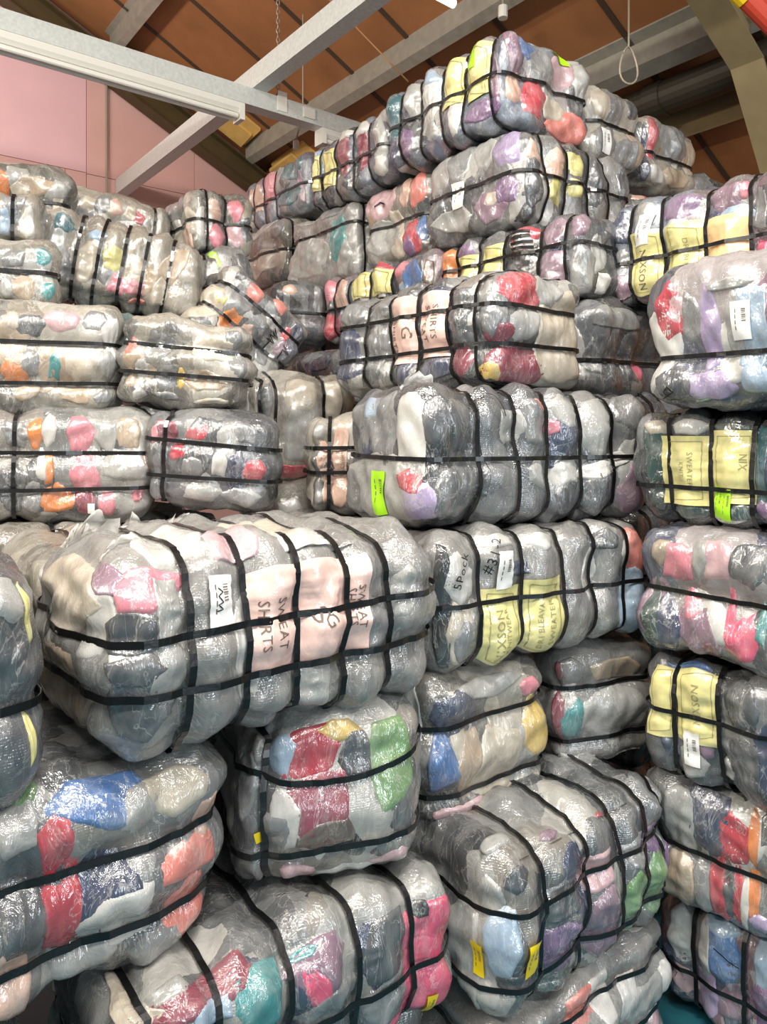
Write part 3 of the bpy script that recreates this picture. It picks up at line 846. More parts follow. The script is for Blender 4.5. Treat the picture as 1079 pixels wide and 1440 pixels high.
b = Bale('n', 148, 1.39, 1.215, .44, .58, .88, 52, 'large front bale with big pale pink labels and a pink garment',
         'pale', cx=(268, 348, 422, 487, 547), hz=(.36, .61), res=.014, rad=.16, sw=.0155)
big = b
G(b, (138, 805, 20, 30, 'mau'), (200, 815, 66, 54, 'pk'), (185, 895, 62, 30, 'dgy'), (190, 1010, 62, 62, 'dgy'), (100, 830, 30, 60, 'crm'), 
  (235, 950, 25, 50, 'lgy'), (180, 945, 50, 22, 'dgy'), (95, 960, 22, 60, 'bei'), (240, 850, 22, 55, 'lgy'))
G(b, (330, 762, 50, 9, 'lp', T_), (430, 752, 50, 8, 'wht', T_), (230, 760, 70, 12, 'wht', T_), (500, 760, 60, 8, 'wht', T_), (370, 745, 60, 8, 'crm', T_))
p = b.panel(350, 795, 419, 948, 'p'); b.text('SWEAT', 396, 875, 13, p); b.text('SHIRTS', 372, 880, 13, p)
p = b.panel(424, 783, 486, 932, 'p'); b.text('S', 448, 862, 26, p, rot=-60); b.text('G', 459, 868, 18, p, rot=-60)
p = b.panel(489, 778, 516, 919, 'p'); b.text('SWEAT', 505, 850, 10, p); b.text('SHIRTS', 494, 852, 9, p)
t = b.sticker(296, 805, 331, 882)
b.scribble([[(306, 860), (313, 856), (307, 850), (314, 846), (308, 838), (315, 832), (309, 826)]], parent=t, w=1.6, off=.013)
for (px, py, ln, ht) in ((70, 752, .2, .07), (105, 745, .22, .085), (165, 742, .16, .05), (235, 735, .12, .04), (130, 770, .25, .035)): b.flap(px, py, 'T', ln, ht)

b = Bale('r', 68, 1.36, 1.20, .45, .60, .70, 52, 'dark bale with a pale yellow edge, cut off by the left border',
         'dark', hz=(.43,), res=.015, rad=.12, sw=.0165)
G(b, (57, 850, 10, 60, 'lem'), (18, 830, 28, 40, 'lgy'), (57, 1030, 8, 40, 'lem'), (30, 930, 20, 30, 'dgy'))

b = Bale('r', 332, 1.62, .78, .44, .60, .85, 52, 'bale with red, blue and salmon garments below the large front bale at the left border',
         'grey', hz=(.28, .62), res=.014, rad=.16, sw=.0155)
G(b, (140, 1120, 75, 45, 'blu'), (75, 1190, 22, 50, 'red'), (85, 1270, 25, 70, 'red'), (275, 1200, 42, 30, 'sal'), (272, 1285, 42, 50, 'sal'),
  (200, 1130, 30, 35, 'lgy'), (250, 1100, 45, 38, 'crm'), (160, 1285, 45, 45, 'wht', dict(jag=.4)), (25, 1160, 35, 50, 'lgy'), (40, 1090, 18, 35, 'grn'),
  (295, 1150, 20, 35, 'pch'), (15, 1390, 30, 50, 'pch'), (120, 1360, 40, 40, 'lgy'), (230, 1340, 40, 35, 'gry'), (30, 1300, 30, 50, 'dgy'))

b = Bale('n', 345, 1.66, .81, .41, .38, .47, 68, 'bale with green, red and yellow garments and a sagging strap below the large front bale',
         'grey', cx=(.07,), hz=(.27, (.74, .04)), res=.014, rad=.135, sw=.0145)
G(b, (440, 1055, 40, 45, 'red'), (480, 1020, 35, 25, 'yel'), (555, 1060, 30, 60, 'grn'), (450, 1130, 45, 40, 'mar'), (400, 1150, 18, 45, 'wht', dict(jag=.3)),
  (390, 1060, 28, 35, 'lbl'), (500, 1060, 25, 35, 'dgy'), (460, 1170, 40, 22, 'brn'), (420, 1250, 25, 30, 'lp'), (555, 1215, 28, 28, 'lp'), (500, 1250, 45, 30, 'lgy'), (380, 1180, 22, 40, 'gry'))
b.sticker(352, 1178, 362, 1196, 'f2d400', 'yellow_sticker', False)

b = Bale('r', 644, 1.85, .40, .41, .55, .84, 52, 'bale with hot pink, teal and maroon garments at the bottom edge left of centre',
         'grey', cx=(205, 310, 412, 505, 583), hz=(.5,), res=.014, rad=.135, sw=.0145)
G(b, (604, 1310, 34, 45, 'hp'), (598, 1390, 40, 60, 'hp'), (370, 1390, 35, 60, 'tl'), (325, 1370, 40, 45, 'mar'), (450, 1350, 35, 40, 'mau'),
  (435, 1340, 18, 14, 'tl'), (445, 1390, 16, 40, 'hp', dict(rot=.5)), (540, 1330, 32, 45, 'dgy'), (470, 1410, 40, 30, 'gry'), (255, 1410, 45, 35, 'mar'), (160, 1420, 40, 30, 'crm'),
  (300, 1425, 30, 20, 'lbl'), (595, 1280, 14, 14, 'blk', dict(jag=.6)), (250, 1380, 35, 20, 'lgy'), (545, 1410, 30, 40, 'gry'))
b.sticker(602, 1398, 613, 1440, 'f2d400', 'yellow_sticker', True)

# ------------------------------------------------------------------ centre column
b = Bale('n', 598, 2.00, .775, .42, .66, .52, 54, 'pale bale with blue garments, directly under the bale with black handwriting',
         'light', hz=(.22, .70), res=.015, rad=.12)
G(b, (640, 1005, 38, 30, 'nav'), (620, 1080, 22, 45, 'blu'), (660, 1070, 20, 45, 'bei'), (700, 1070, 30, 50, 'crm'), (655, 1155, 45, 25, 'lp'), (750, 1020, 18, 40, 'yel'),
  (745, 965, 15, 14, 'pk'), (735, 1120, 25, 25, 'crm'), (690, 960, 45, 20, 'lgy'))

b = Bale('n', 612, 2.02, 1.20, .40, .55, .89, 59, 'pale grey bale with two yellow labels and black handwriting in the centre column',
         'pale', cx=(676, 735, 791, 837, 879), hz=(.51,), res=.014, rad=.11)
G(b, (622, 870, 14, 95, 'blk'), (645, 815, 20, 35, 'wht'), (645, 900, 18, 45, 'crm'), (893, 780, 12, 40, 'sal'), (850, 755, 20, 16, 'dgy'), (765, 755, 25, 15, 'wht'),
  (730, 800, 14, 10, 'nav', dict(sq=6, jag=.03)), (720, 937, 12, 10, 'red'), (705, 755, 22, 15, 'wht'), (655, 905, 18, 35, 'gry'), (890, 850, 12, 60, 'lbl'))
p = b.panel(680, 826, 733, 942, 'y'); b.text('NIXSON', 700, 893, 10, p, rot=90, mat=FAINT); b.text('KNITWEAR', 710, 885, 6, p, rot=90, mat=FAINT)
p = b.panel(738, 812, 790, 928, 'y'); b.text('DRI BLEAVA', 757, 878, 6, p, rot=90, mat=FAINT); b.text('SWEATER', 771, 872, 7, p, rot=90, mat=FAINT)
b.sticker(697, 776, 720, 828)
o = b.text('5Pock', 646, 803, 13, b.root, rot=72, mat=MARK, off=.0118); o.name = 'handwriting'
o = b.text('#31-2', 692, 782, 14, b.root, rot=68, mat=MARK, off=.0132); o.name = 'handwriting'

b = Bale('n', 590, 2.08, 1.60, .43, .46, .96, 60, 'charcoal bale with a neon green sticker, above the bale with black handwriting',
         'dark', cx=(674, 727, 772, 820, 863), hz=(.5,), res=.014, rad=.12)
G(b, (530, 590, 32, 45, 'gry'), (525, 570, 12, 20, 'lbl'), (580, 600, 20, 60, 'wht', dict(jag=.3)), (545, 690, 45, 45, 'lgy'), (590, 715, 30, 30, 'lil'), (577, 676, 15, 18, 'red'),
  (505, 690, 12, 35, 'gry'), (612, 585, 22, 45, 'dgy'), (640, 700, 28, 42, 'dgy'), (650, 590, 20, 45, 'dgy'), (752, 590, 18, 35, 'gry'), (755, 665, 14, 20, 'lgy', dict(jag=.4)),
  (795, 660, 20, 22, 'wht', dict(jag=.2)), (840, 590, 18, 45, 'lgy'), (798, 575, 18, 30, 'lgy'), (780, 600, 8, 12, 'pk'), (850, 655, 32, 10, 'wht', dict(rot=.28, jag=.05, sq=6)), (885, 570, 20, 35, 'gry'), (888, 690, 18, 40, 'mau'), (765, 565, 10, 14, 'sal'),
  (840, 700, 18, 40, 'dgy'), (800, 700, 18, 30, 'dgy'))
b.sticker(534, 662, 549, 720, 'a6e21c', 'green_sticker', True)
b.text('L', 838, 668, 9, b.root, rot=15, off=.0118); b.text('IDN', 856, 658, 8, b.root, rot=15, off=.0118)
b.scribble([[(680, 640), (676, 590), (679, 545), (690, 537), (703, 548), (712, 585)]], w=1.6, name='loose_cord')
b.flap(575, 545, 'T', .3, .05); b.flap(600, 548, 'T', .2, .04)

b = Bale('n', 690, 2.32, 2.03, .41, .88, .48, 52, 'bale with two pale pink labels and a maroon and red end above the charcoal bale',
         'grey', cy=(513, 549, 588, 630, 671), hz=(.36, .68), res=.015, rad=.12)
G(b, (735, 405, 35, 24, 'red', dict(face='R')), (725, 515, 45, 30, 'mar', dict(face='R')), (690, 525, 20, 18, 'yel'), (735, 455, 20, 25, 'lgy', dict(face='R', jag=.4)), (700, 470, 20, 16, 'mar'), (785, 480, 28, 60, 'crm', dict(face='R')),
  (650, 505, 18, 25, 'mar'), (650, 440, 14, 45, 'dgy'), (530, 445, 16, 15, 'gry'), (490, 500, 18, 30, 'nav'), (610, 520, 18, 15, 'nav'), (493, 440, 15, 20, 'gry'), (690, 440, 15, 30, 'gry'), (770, 410, 20, 25, 'lgy', dict(face='R')), (530, 490, 16, 30, 'gry'))
p = b.panel(551, 420, 587, 512, 'p'); b.text('SHIRTS', 557, 475, 6, p); b.text('G', 577, 468, 12, p)
p = b.panel(591, 408, 629, 502, 'p'); b.text('SHIRTS', 616, 452, 7, p); b.text('SWEAT', 604, 456, 7, p)

b = Bale('n', 712, 1.80, .38, .45, .56, .76, 52, 'bale with purple and green garments and two yellow stickers at the bottom',
         'grey', cx=(768, 827, 873, 909, 941), hz=(.26, .68), res=.014, rad=.14)
G(b, (800, 1330, 26, 40, 'pur'), (850, 1300, 20, 55, 'mau'), (890, 1270, 15, 45, 'grn'), (924, 1235, 14, 45, 'grn'), (950, 1230, 8, 40, 'pur'), (925, 1175, 16, 20, 'pur'), (795, 1405, 25, 20, 'dgn'),
  (795, 1260, 26, 24, 'dgy'), (845, 1225, 22, 25, 'lp'), (705, 1340, 24, 50, 'lbl', dict(jag=.25)), (690, 1265, 20, 28, 'lgy'), (730, 1240, 18, 25, 'dgy'), (725, 1390, 30, 16, 'dgy'), (650, 1330, 25, 70, 'lgy'), (895, 1195, 16, 20, 'gry'))
G(b, (775, 1210, 22, 14, 'red', T_), (830, 1160, 20, 12, 'lgy', T_), (780, 1165, 25, 12, 'mau', T_), (860, 1135, 20, 8, 'red', T_), (895, 1130, 25, 10, 'gry', T_), (690, 1185, 40, 12, 'lgy', T_), (830, 1190, 18, 12, 'lp', T_))
b.sticker(672, 1318, 684, 1368, 'f2d400', 'yellow_sticker', True); b.sticker(738, 1318, 752, 1372, 'f2d400', 'yellow_sticker', True)

b = Bale('r', 950, 2.28, .0, .385, .6, .78, 52, 'pale bale with a salmon patch on the floor under the purple and green bale', 'pale', hz=(.41, .80), res=.018, rad=.11)
G(b, (822, 1415, 18, 25, 'sal'), (850, 1400, 12, 40, 'wht'), (905, 1410, 25, 30, 'lgy'), (900, 1310, 30, 10, 'gry'), (925, 1432, 8, 12, 'lp'), (920, 1290, 15, 8, 'lgy'))

b = Bale('n', 783, 2.36, .80, .39, .60, .43, 68, 'grey bale with a teal patch, right of the bale with blue garments', 'pale', hz=(.21, .67), res=.016, rad=.11)
G(b, (785, 1015, 10, 40, 'mar'), (805, 1015, 14, 28, 'tl'), (800, 945, 22, 20, 'gry'), (860, 1000, 35, 40, 'lgy'), (870, 940, 30, 18, 'bei'), (810, 1085, 30, 18, 'lgy'), (785, 945, 8, 18, 'mar'), (880, 1080, 25, 18, 'lgy'))

# ------------------------------------------------------------------ right column
b = Bale('l', 926, 2.42, .0, .40, .78, .5, 48, 'bale with bright blue and white garments standing on the teal floor at the bottom right', 'mixed', cy=(977, 1045), hz=(.40,), res=.015, rad=.1)
G(b, (1018, 1345, 20, 42, 'blu'), (1075, 1345, 16, 50, 'lbl'), (958, 1315, 14, 45, 'wht'), (958, 1380, 18, 25, 'lp'), (1035, 1410, 28, 30, 'mau'), (995, 1400, 18, 30, 'lil'), (1015, 1300, 25, 15, 'lbl'), (1070, 1410, 16, 30, 'pur'), (993, 1330, 10, 40, 'wht'))
b.scribble([[(1010, 1327), (1040, 1362)]], w=1.8, name='loose_cord')
b = Bale('l', 904, 2.38, .40, .41, .78, .55, 46, 'bale with crimson and orange streaks, second one up in the right column', 'grey', hz=(.48,), res=.015, rad=.1)
G(b, (1000, 1145, 26, 50, 'nav'), (1035, 1180, 25, 40, 'red'), (1015, 1260, 14, 50, 'red'), (1062, 1180, 8, 40, 'org'), (1062, 1255, 8, 35, 'org'), (1040, 1260, 10, 40, 'red'), (1028, 1250, 8, 40, 'dgy'), (960, 1150, 18, 45, 'lgy'), (990, 1240, 12, 50, 'gry'), (1050, 1270, 6, 35, 'wht'),
  (955, 1240, 20, 50, 'bei'), (1078, 1160, 8, 30, 'dgy'), (1070, 1300, 14, 14, 'lil'))
b = Bale('l', 905, 2.32, .81, .39, .8, .55, 45, 'bale with two yellow labels and a white tag, third one up in the right column', 'dark', cy=(950, 1012), hz=(.58,), res=.015, rad=.1)
G(b, (975, 1075, 20, 25, 'lgy'), (945, 1045, 14, 20, 'nav'), (990, 1050, 16, 18, 'mau'), (960, 925, 35, 10, 'blu'), (1045, 990, 25, 40, 'dgy'), (1050, 1070, 25, 35, 'dgy'), (1020, 1090, 10, 18, 'lgy'))
p = b.panel(916, 932, 948, 1034, 'y'); p = b.panel(954, 940, 1010, 1046, 'y'); b.text('NIXSON', 982, 990, 10, p, rot=90, mat=FAINT)
b.sticker(964, 1028, 986, 1077)
b = Bale('l', 893, 2.32, 1.20, .40, .8, .55, 47, 'bale with pink and hot pink garments, fourth one up in the right column', 'mixed', hz=(.53,), res=.015, rad=.1)
G(b, (1050, 900, 22, 35, 'hp'), (1030, 870, 8, 40, 'hp'), (985, 890, 30, 45, 'mau'), (1010, 785, 20, 30, 'lp'), (955, 790, 22, 30, 'pk'), (1055, 790, 25, 35, 'dgy'), (940, 880, 18, 45, 'nav'), (920, 860, 10, 45, 'dgn'), (1075, 880, 8, 30, 'tl'), (1000, 920, 12, 25, 'mar'), (985, 785, 12, 25, 'lgy'), (975, 850, 14, 20, 'pk'), (930, 775, 12, 20, 'bei'))
b = Bale('l', 893, 2.38, 1.60, .37, .8, .55, 50, 'dark green bale with yellow labels and a double neon green sticker in the right column', 'dark', cy=(942, 998, 1058), hz=(.33,), res=.015, rad=.1)
G(b, (925, 660, 14, 60, 'dgn'), (970, 725, 24, 12, 'dgn'), (1030, 600, 25, 10, 'dgn'), (975, 600, 25, 10, 'wht'), (1020, 735, 25, 8, 'wht'), (1070, 650, 10, 60, 'dtl'), (925, 600, 12, 10, 'crm'), (1045, 722, 18, 14, 'dgn'), (1070, 720, 10, 20, 'pur'))
p = b.panel(933, 613, 996, 710, 'y'); b.text('SWEATER', 974, 660, 7, p, mat=FAINT); b.text('KNIT', 962, 660, 6, p, mat=FAINT)
p = b.panel(1001, 605, 1062, 708, 'y'); b.text('NIX', 1047, 650, 9, p, mat=FAINT)
b.sticker(1005, 684, 1018, 728, 'a6e21c', 'green_sticker', True); b.sticker(1017, 688, 1031, 732, 'a6e21c', 'green_sticker', True)
b = Bale('l', 908, 2.25, 1.97, .43, .8, .6, 53, 'lilac and light blue bale with a white tag in the right column', 'mixed', hz=(.33,), res=.015, rad=.11)
G(b, (945, 440, 18, 35, 'red'), (955, 435, 12, 20, 'lp'), (1000, 460, 16, 50, 'lil'), (1060, 460, 22, 60, 'lbl'), (975, 450, 14, 35, 'gry'), (1005, 550, 30, 30, 'lil'), (950, 545, 22, 30, 'dgy'), (1060, 540, 22, 35, 'lbl'), (1035, 460, 12, 50, 'lgy'), (985, 572, 10, 8, 'grn'), (1030, 400, 30, 8, 'lgy'))
b.sticker(1034, 424, 1060, 478)
b.scribble([[(945, 558), (940, 548), (946, 542), (953, 548), (944, 553), (935, 560)]], w=1.6)
b = Bale('l', 857, 2.95, 2.40, .41, .85, .6, 50, 'topmost bale of the right column with two wide yellow labels and a pale orange card', 'mixed', cy=(885, 934, 993, 1058), hz=(.40,), res=.016, rad=.11)
G(b, (868, 320, 14, 25, 'nav'), (868, 365, 14, 14, 'gry'), (872, 410, 14, 25, 'mau'), (958, 290, 22, 22, 'pur'), (1020, 275, 25, 20, 'mau'), (1035, 300, 22, 10, 'lbl'), (905, 300, 14, 20, 'lgy'), (1070, 300, 10, 30, 'gry'), (1070, 360, 10, 25, 'hp'), (915, 425, 24, 8, 'pur'), (1048, 265, 8, 15, 'pk'))
p = b.panel(888, 326, 931, 420, 'y'); b.text('NIXSON', 906, 380, 9, p, rot=-90); p = b.panel(937, 314, 990, 416, 'y'); b.text('DRI BLEAVA', 967, 366, 7, p, rot=-90, mat=FAINT)
p = b.panel(995, 302, 1055, 385, 'o')
b.sticker(899, 303, 920, 345, skew=.25)
b = Bale('n', 832, 2.75, 2.01, .41, .5, .6, 52, 'plain dark grey bale squeezed between the pink-labelled bale and the right column', 'dark', res=.018, hz=(.4,), rad=.13)
G(b, (900, 520, 10, 14, 'hp'), (870, 450, 30, 16, 'gry'), (840, 500, 18, 25, 'dgy'))

# ------------------------------------------------------------------ upper heap
b = Bale('n', 706, 3.10, 3.20, .43, .80, .58, 53, 'highest bale at the top of the heap with yellow labels and green stickers', 'mixed', cy=(692, 654, 622, 590, 563), hz=(.53,), res=.016, rad=.1)
G(b, (740, 70, 14, 14, 'blu', dict(face='R')), (760, 95, 16, 25, 'gry', dict(face='R')), (748, 140, 16, 25, 'red', dict(face='R')), (795, 180, 25, 20, 'sal', dict(face='R')), (790, 100, 14, 20, 'lp', dict(face='R')), (815, 120, 10, 25, 'lgy', dict(face='R')), (722, 120, 10, 20, 'pch'), (770, 60, 20, 12, 'gry', dict(face='R')),
  (605, 150, 14, 35, 'wht'), (680, 155, 22, 12, 'pur'), (575, 200, 10, 20, 'pur'), (552, 165, 10, 40, 'dtl'), (582, 140, 9, 25, 'lgy'), (606, 185, 12, 14, 'lgy'), (805, 75, 10, 14, 'lgy', dict(face='R')), (775, 155, 14, 18, 'crm', dict(face='R')))
b.panel(624, 82, 653, 150, 'y'); b.panel(657, 62, 690, 138, 'y')
b.sticker(662, 68, 673, 98, 'a6e21c', 'green_sticker', False); b.sticker(783, 68, 795, 92, 'a6e21c', 'green_sticker', False, face='R', skew=-.4)
b = Bale('n', 735, 3.05, 2.765, .43, .62, .76, 53, 'pale bale with a white tag and a lilac patch, directly under the highest bale', 'grey', cx=(766, 797, 828, 855), hz=(.53,), res=.016, rad=.11)
G(b, (715, 200, 18, 30, 'lil'), (650, 220, 14, 35, 'gry'), (680, 205, 14, 30, 'lgy'), (690, 290, 20, 25, 'mau'), (712, 270, 14, 20, 'pur'), (620, 250, 16, 25, 'lgy'), (640, 310, 25, 18, 'lgy'), (695, 280, 8, 12, 'crm'), (782, 232, 12, 20, 'pch'), (810, 232, 10, 20, 'lem'), (782, 268, 12, 20, 'lem'), (808, 265, 8, 14, 'lem'),
  (750, 260, 12, 35, 'dgy'), (840, 250, 10, 20, 'dgy'), (752, 215, 10, 15, 'pch'))
b.sticker(641, 258, 657, 294)
b = Bale('n', 815, 2.80, 2.40, .365, .80, .45, 52, 'bale with yellow labels and a striped black and white patch in the upper heap', 'dark', cy=(643, 672, 712, 756, 797), hz=(.62,), res=.016, rad=.1)
G(b, (775, 320, 18, 30, 'mau'), (735, 325, 18, 25, 'red'), (735, 340, 16, 16, 'wht'), (778, 380, 18, 30, 'mau'), (820, 310, 14, 20, 'mau'), (630, 370, 10, 25, 'org'), (820, 385, 14, 35, 'gry'), (845, 400, 8, 14, 'wht'), (655, 355, 12, 10, 'pur'))
b.scribble([[(723, 345), (748, 338)], [(723, 352), (748, 346)], [(723, 338), (746, 330)], [(725, 331), (745, 323)]], w=3.0, name='stripe')
b.panel(645, 360, 670, 410, 'y'); b.panel(675, 345, 711, 398, 'y'); b.sticker(648, 402, 662, 414, 'a6e21c', 'green_sticker', False)
b = Bale('n', 833, 3.54, 3.20, .40, .66, .42, 53, 'grey bale with a white tag immediately right of the highest bale', 'light', hz=(.55,), res=.018, rad=.1)
G(b, (845, 140, 12, 25, 'crm'), (865, 150, 10, 30, 'gry'), (880, 220, 14, 22, 'gry'), (850, 200, 14, 20, 'gry'), (890, 150, 8, 20, 'dgy'))
b.sticker(844, 182, 857, 216)
b = Bale('n', 908, 3.80, 3.18, .40, .66, .5, 53, 'bale with a red stripe and navy edge at the far right of the top row', 'light', hz=(.44,), res=.018, rad=.1)
G(b, (917, 190, 5, 35, 'red'), (908, 240, 8, 25, 'nav'), (950, 200, 18, 25, 'gry'), (925, 245, 10, 14, 'wht'), (908, 195, 5, 20, 'nav'), (950, 250, 16, 14, 'bei'))
b = Bale('n', 983, 4.15, 3.0, .40, .5, .36, 53, 'small grey bale showing behind the topmost bale of the right column', 'grey', res=.022, hz=(.4,), rad=.13)
b = Bale('n', 889, 3.60, 2.72, .38, .6, .5, 53, 'pale bale with a red corner tucked under the two bales right of the summit', 'light', res=.022, hz=(.4,), rad=.12)
G(b, (915, 272, 10, 8, 'red'), (900, 270, 8, 8, 'pch'))
b = Bale('n', 547, 3.78, 3.20, .40, .78, .55, 53, 'bale with maroon bands and yellow labels, left of the highest bale', 'mixed', cy=(520, 497, 474, 453, 438), hz=(.46,), res=.018, rad=.1)
G(b, (510, 210, 10, 28, 'mar'), (485, 218, 9, 28, 'mar'), (535, 200, 10, 30, 'lgy'), (510, 180, 10, 10, 'wht'), (485, 190, 9, 8, 'wht'), (535, 235, 10, 14, 'wht'))
b.panel(455, 212, 473, 264, 'y'); b.panel(440, 222, 452, 270, 'y')
b = Bale('n', 430, 4.75, 3.33, .40, .84, .5, 53, 'bale with a teal end and pink side behind the maroon banded bale', 'mixed', cy=(388, 372, 358), hz=(.45,), res=.02, rad=.1)
G(b, (410, 240, 14, 14, 'dtl'), (410, 275, 14, 14, 'dtl'), (380, 265, 10, 25, 'pk'), (362, 280, 8, 20, 'pch'), (395, 250, 6, 16, 'lgy'))
b = Bale('n', 605, 3.62, 2.78, .42, .56, .66, 53, 'pinkish grey bale with coral and blue strips, left of the white-tagged pale bale', 'light', hz=(.5,), res=.018, rad=.08)
G(b, (535, 285, 18, 22, 'lp'), (572, 268, 6, 25, 'pch'), (590, 265, 9, 25, 'sal'), (540, 335, 22, 22, 'lgy'), (585, 335, 10, 25, 'red'), (595, 320, 6, 18, 'blu'), (580, 345, 8, 16, 'pur'))
b.scribble([[(535, 293), (540, 286), (546, 288), (543, 292)]], w=1.4)
b = Bale('n', 502, 4.08, 2.74, .48, .76, .5, 53, 'smooth light grey bale with a teal patch in the middle of the heap', 'pale', hz=(.7,), cx=(.12,), res=.018, rad=.12)
G(b, (480, 335, 12, 28, 'tl'), (440, 360, 25, 25, 'lgy'), (470, 290, 18, 14, 'gry'), (430, 300, 18, 14, 'lgy'))
b = Bale('n', 403, 4.75, 2.86, .46, .62, .5, 53, 'cream grey bale behind the smooth light grey bale, above the tilted one', 'light', hz=(.5,), res=.02, rad=.12, cx=(.1,))
G(b, (370, 370, 20, 18, 'crm'), (365, 320, 18, 16, 'lgy'), (392, 320, 8, 14, 'gry'))
b = Bale('n', 612, 3.44, 2.40, .37, .98, .55, 53, 'pink and red bale with yellow labels and a blue end, behind the pink-labelled bale', 'mixed', cy=(470, 492, 520, 551), hz=(.48,), res=.018, rad=.1)
G(b, (583, 388, 18, 25, 'blu'), (460, 465, 12, 22, 'red'), (455, 415, 12, 22, 'pk'), (480, 410, 10, 22, 'pch'), (535, 372, 12, 8, 'red'), (485, 460, 14, 20, 'mar'), (605, 385, 6, 20, 'brn'), (565, 375, 8, 14, 'pk'))
b.panel(495, 383, 519, 420, 'y'); b.panel(522, 380, 550, 414, 'y')
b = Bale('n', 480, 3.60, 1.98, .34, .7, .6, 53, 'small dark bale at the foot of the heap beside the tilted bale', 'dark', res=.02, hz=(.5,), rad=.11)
G(b, (450, 510, 16, 10, 'nav'), (435, 500, 10, 14, 'gry'))

# ------------------------------------------------------------------ left heap
b = Bale('n', 350, 3.08, 1.64, .52, .4, .5, 64, 'bulging pale grey bale with an orange red garment at its foot', 'light', cx=(362, 388, 457), res=.016, rad=.16)
G(b, (420, 668, 45, 14, 'red'), (425, 600, 24, 45, 'lgy'), (425, 550, 22, 25, 'crm'), (375, 560, 10, 30, 'gry'), (470, 560, 12, 30, 'crm'))
b = Bale('n', 436, 2.64, 1.60, .36, .4, .4, 86, 'small peach and grey bale half hidden behind the charcoal bale', 'light', cx=(464,), hz=(.40, .65), res=.016, rad=.1)
G(b, (478, 650, 12, 60, 'pch'), (455, 650, 8, 30, 'pch'), (447, 605, 10, 14, 'lgy'), (445, 695, 12, 22, 'gry'), (458, 690, 7, 20, 'pch'))
b.text('SHIRTS', 482, 645, 6, b.root, off=.0118, mat=INK)
b = Bale('n', 385, 2.95, 1.25, .43, .5, .42, 62, 'low grey bale top showing under the bulging pale grey bale', 'light', res=.022, hz=(.5,), rad=.14)

b = Bale('r', 214, 2.62, 1.58, .395, .45, .82, 73, 'wide bale with orange and pink patches just behind the large front bale', 'grey', cx=(18,), hz=(.30, .61), res=.016, rad=.11)
G(b, (50, 610, 12, 22, 'org'), (70, 605, 10, 25, 'wht'), (80, 700, 22, 24, 'org'), (112, 608, 20, 26, 'pk'), (120, 665, 20, 30, 'pk'), (70, 660, 8, 22, 'org'), (60, 655, 8, 22, 'wht'), (180, 605, 22, 22, 'bei'), (175, 655, 30, 22, 'lgy'), (120, 705, 14, 22, 'mar'), (150, 708, 12, 20, 'pk'), (195, 695, 10, 10, 'pk'),
  (205, 650, 7, 14, 'pch'), (20, 605, 16, 25, 'gry'), (18, 690, 20, 30, 'dgy'), (150, 610, 14, 24, 'lgy'), (45, 700, 14, 22, 'gry'))
b.sticker(124, 707, 134, 722, 'e9e9e6', 'barcode_tag', False)
b = Bale('r', 381, 2.62, 1.59, .365, .36, .44, 81, 'dark bale with maroon and red patches leaning beside the orange and pink bale', 'dark', roll=5, cx=(229,), hz=(.33, .66), res=.016, rad=.11)
G(b, (235, 605, 20, 18, 'mar'), (280, 608, 16, 14, 'red'), (250, 635, 12, 14, 'red'), (355, 662, 16, 14, 'red'), (285, 690, 24, 22, 'lgy'), (320, 620, 16, 25, 'lgy'), (310, 650, 10, 20, 'wht'), (345, 610, 20, 14, 'gry'), (215, 610, 8, 14, 'pk'), (340, 700, 25, 14, 'gry'), (270, 660, 18, 18, 'gry'))
b = Bale('r', 175, 2.68, 1.97, .39, .42, .8, 71, 'grey bale with orange and teal patches stacked on the orange and pink bale', 'light', hz=(.25, .61), res=.016, rad=.12)
G(b, (77, 515, 10, 22, 'tl'), (22, 520, 20, 18, 'org'), (28, 505, 10, 10, 'bei'), (40, 455, 20, 18, 'dgy'), (90, 450, 24, 16, 'lp'), (135, 450, 18, 18, 'gry'), (20, 450, 8, 16, 'crm'), (45, 510, 14, 18, 'gry'), (110, 515, 18, 20, 'crm'), (150, 510, 16, 20, 'lgy'), (110, 560, 20, 14, 'bei'), (40, 552, 16, 12, 'bei'), (150, 560, 15, 12, 'gry'))
b = Bale('r', 346, 2.70, 1.965, .32, .36, .47, 80, 'cream grey bale with a pink corner on top of the leaning maroon-patched bale', 'light', roll=5, hz=(.36, .68), res=.016, rad=.1)
G(b, (182, 485, 10, 14, 'sal'), (225, 485, 20, 18, 'gry'), (300, 490, 30, 16, 'crm'), (200, 520, 10, 16, 'wht'), (235, 530, 18, 16, 'gry'), (290, 535, 28, 14, 'bei'), (195, 560, 10, 14, 'lgy'), (235, 565, 16, 14, 'gry'), (300, 575, 26, 12, 'crm'), (255, 530, 6, 14, 'yel'))
b = Bale('n', 264, 3.12, 2.36, .37, .66, .50, 58, 'tilted grey bale with orange and salmon patches sliding down the middle of the left heap', 'grey', roll=36, hz=(.35, .70), res=.015, rad=.09, sw=.0135)
G(b, (322, 450, 18, 20, 'org', dict(face='R')), (360, 410, 14, 18, 'sal', dict(face='R')), (398, 425, 14, 22, 'sal', dict(face='R')), (345, 470, 12, 20, 'pch', dict(face='R')), (395, 490, 10, 16, 'mau', dict(face='R')), (310, 420, 10, 10, 'lem', dict(face='R')), (340, 385, 12, 12, 'dgy', dict(face='R')), (385, 455, 14, 14, 'lgy', dict(face='R')), (370, 500, 14, 14, 'gry', dict(face='R')), (270, 430, 14, 14, 'crm'), (405, 470, 8, 14, 'red', dict(face='R')))
b.scribble([[(372, 490), (380, 478), (374, 476), (384, 484), (378, 470), (386, 476), (382, 466), (390, 478), (386, 462)], [(390, 505), (396, 492), (402, 500), (398, 486)]], w=2.2, face='R')
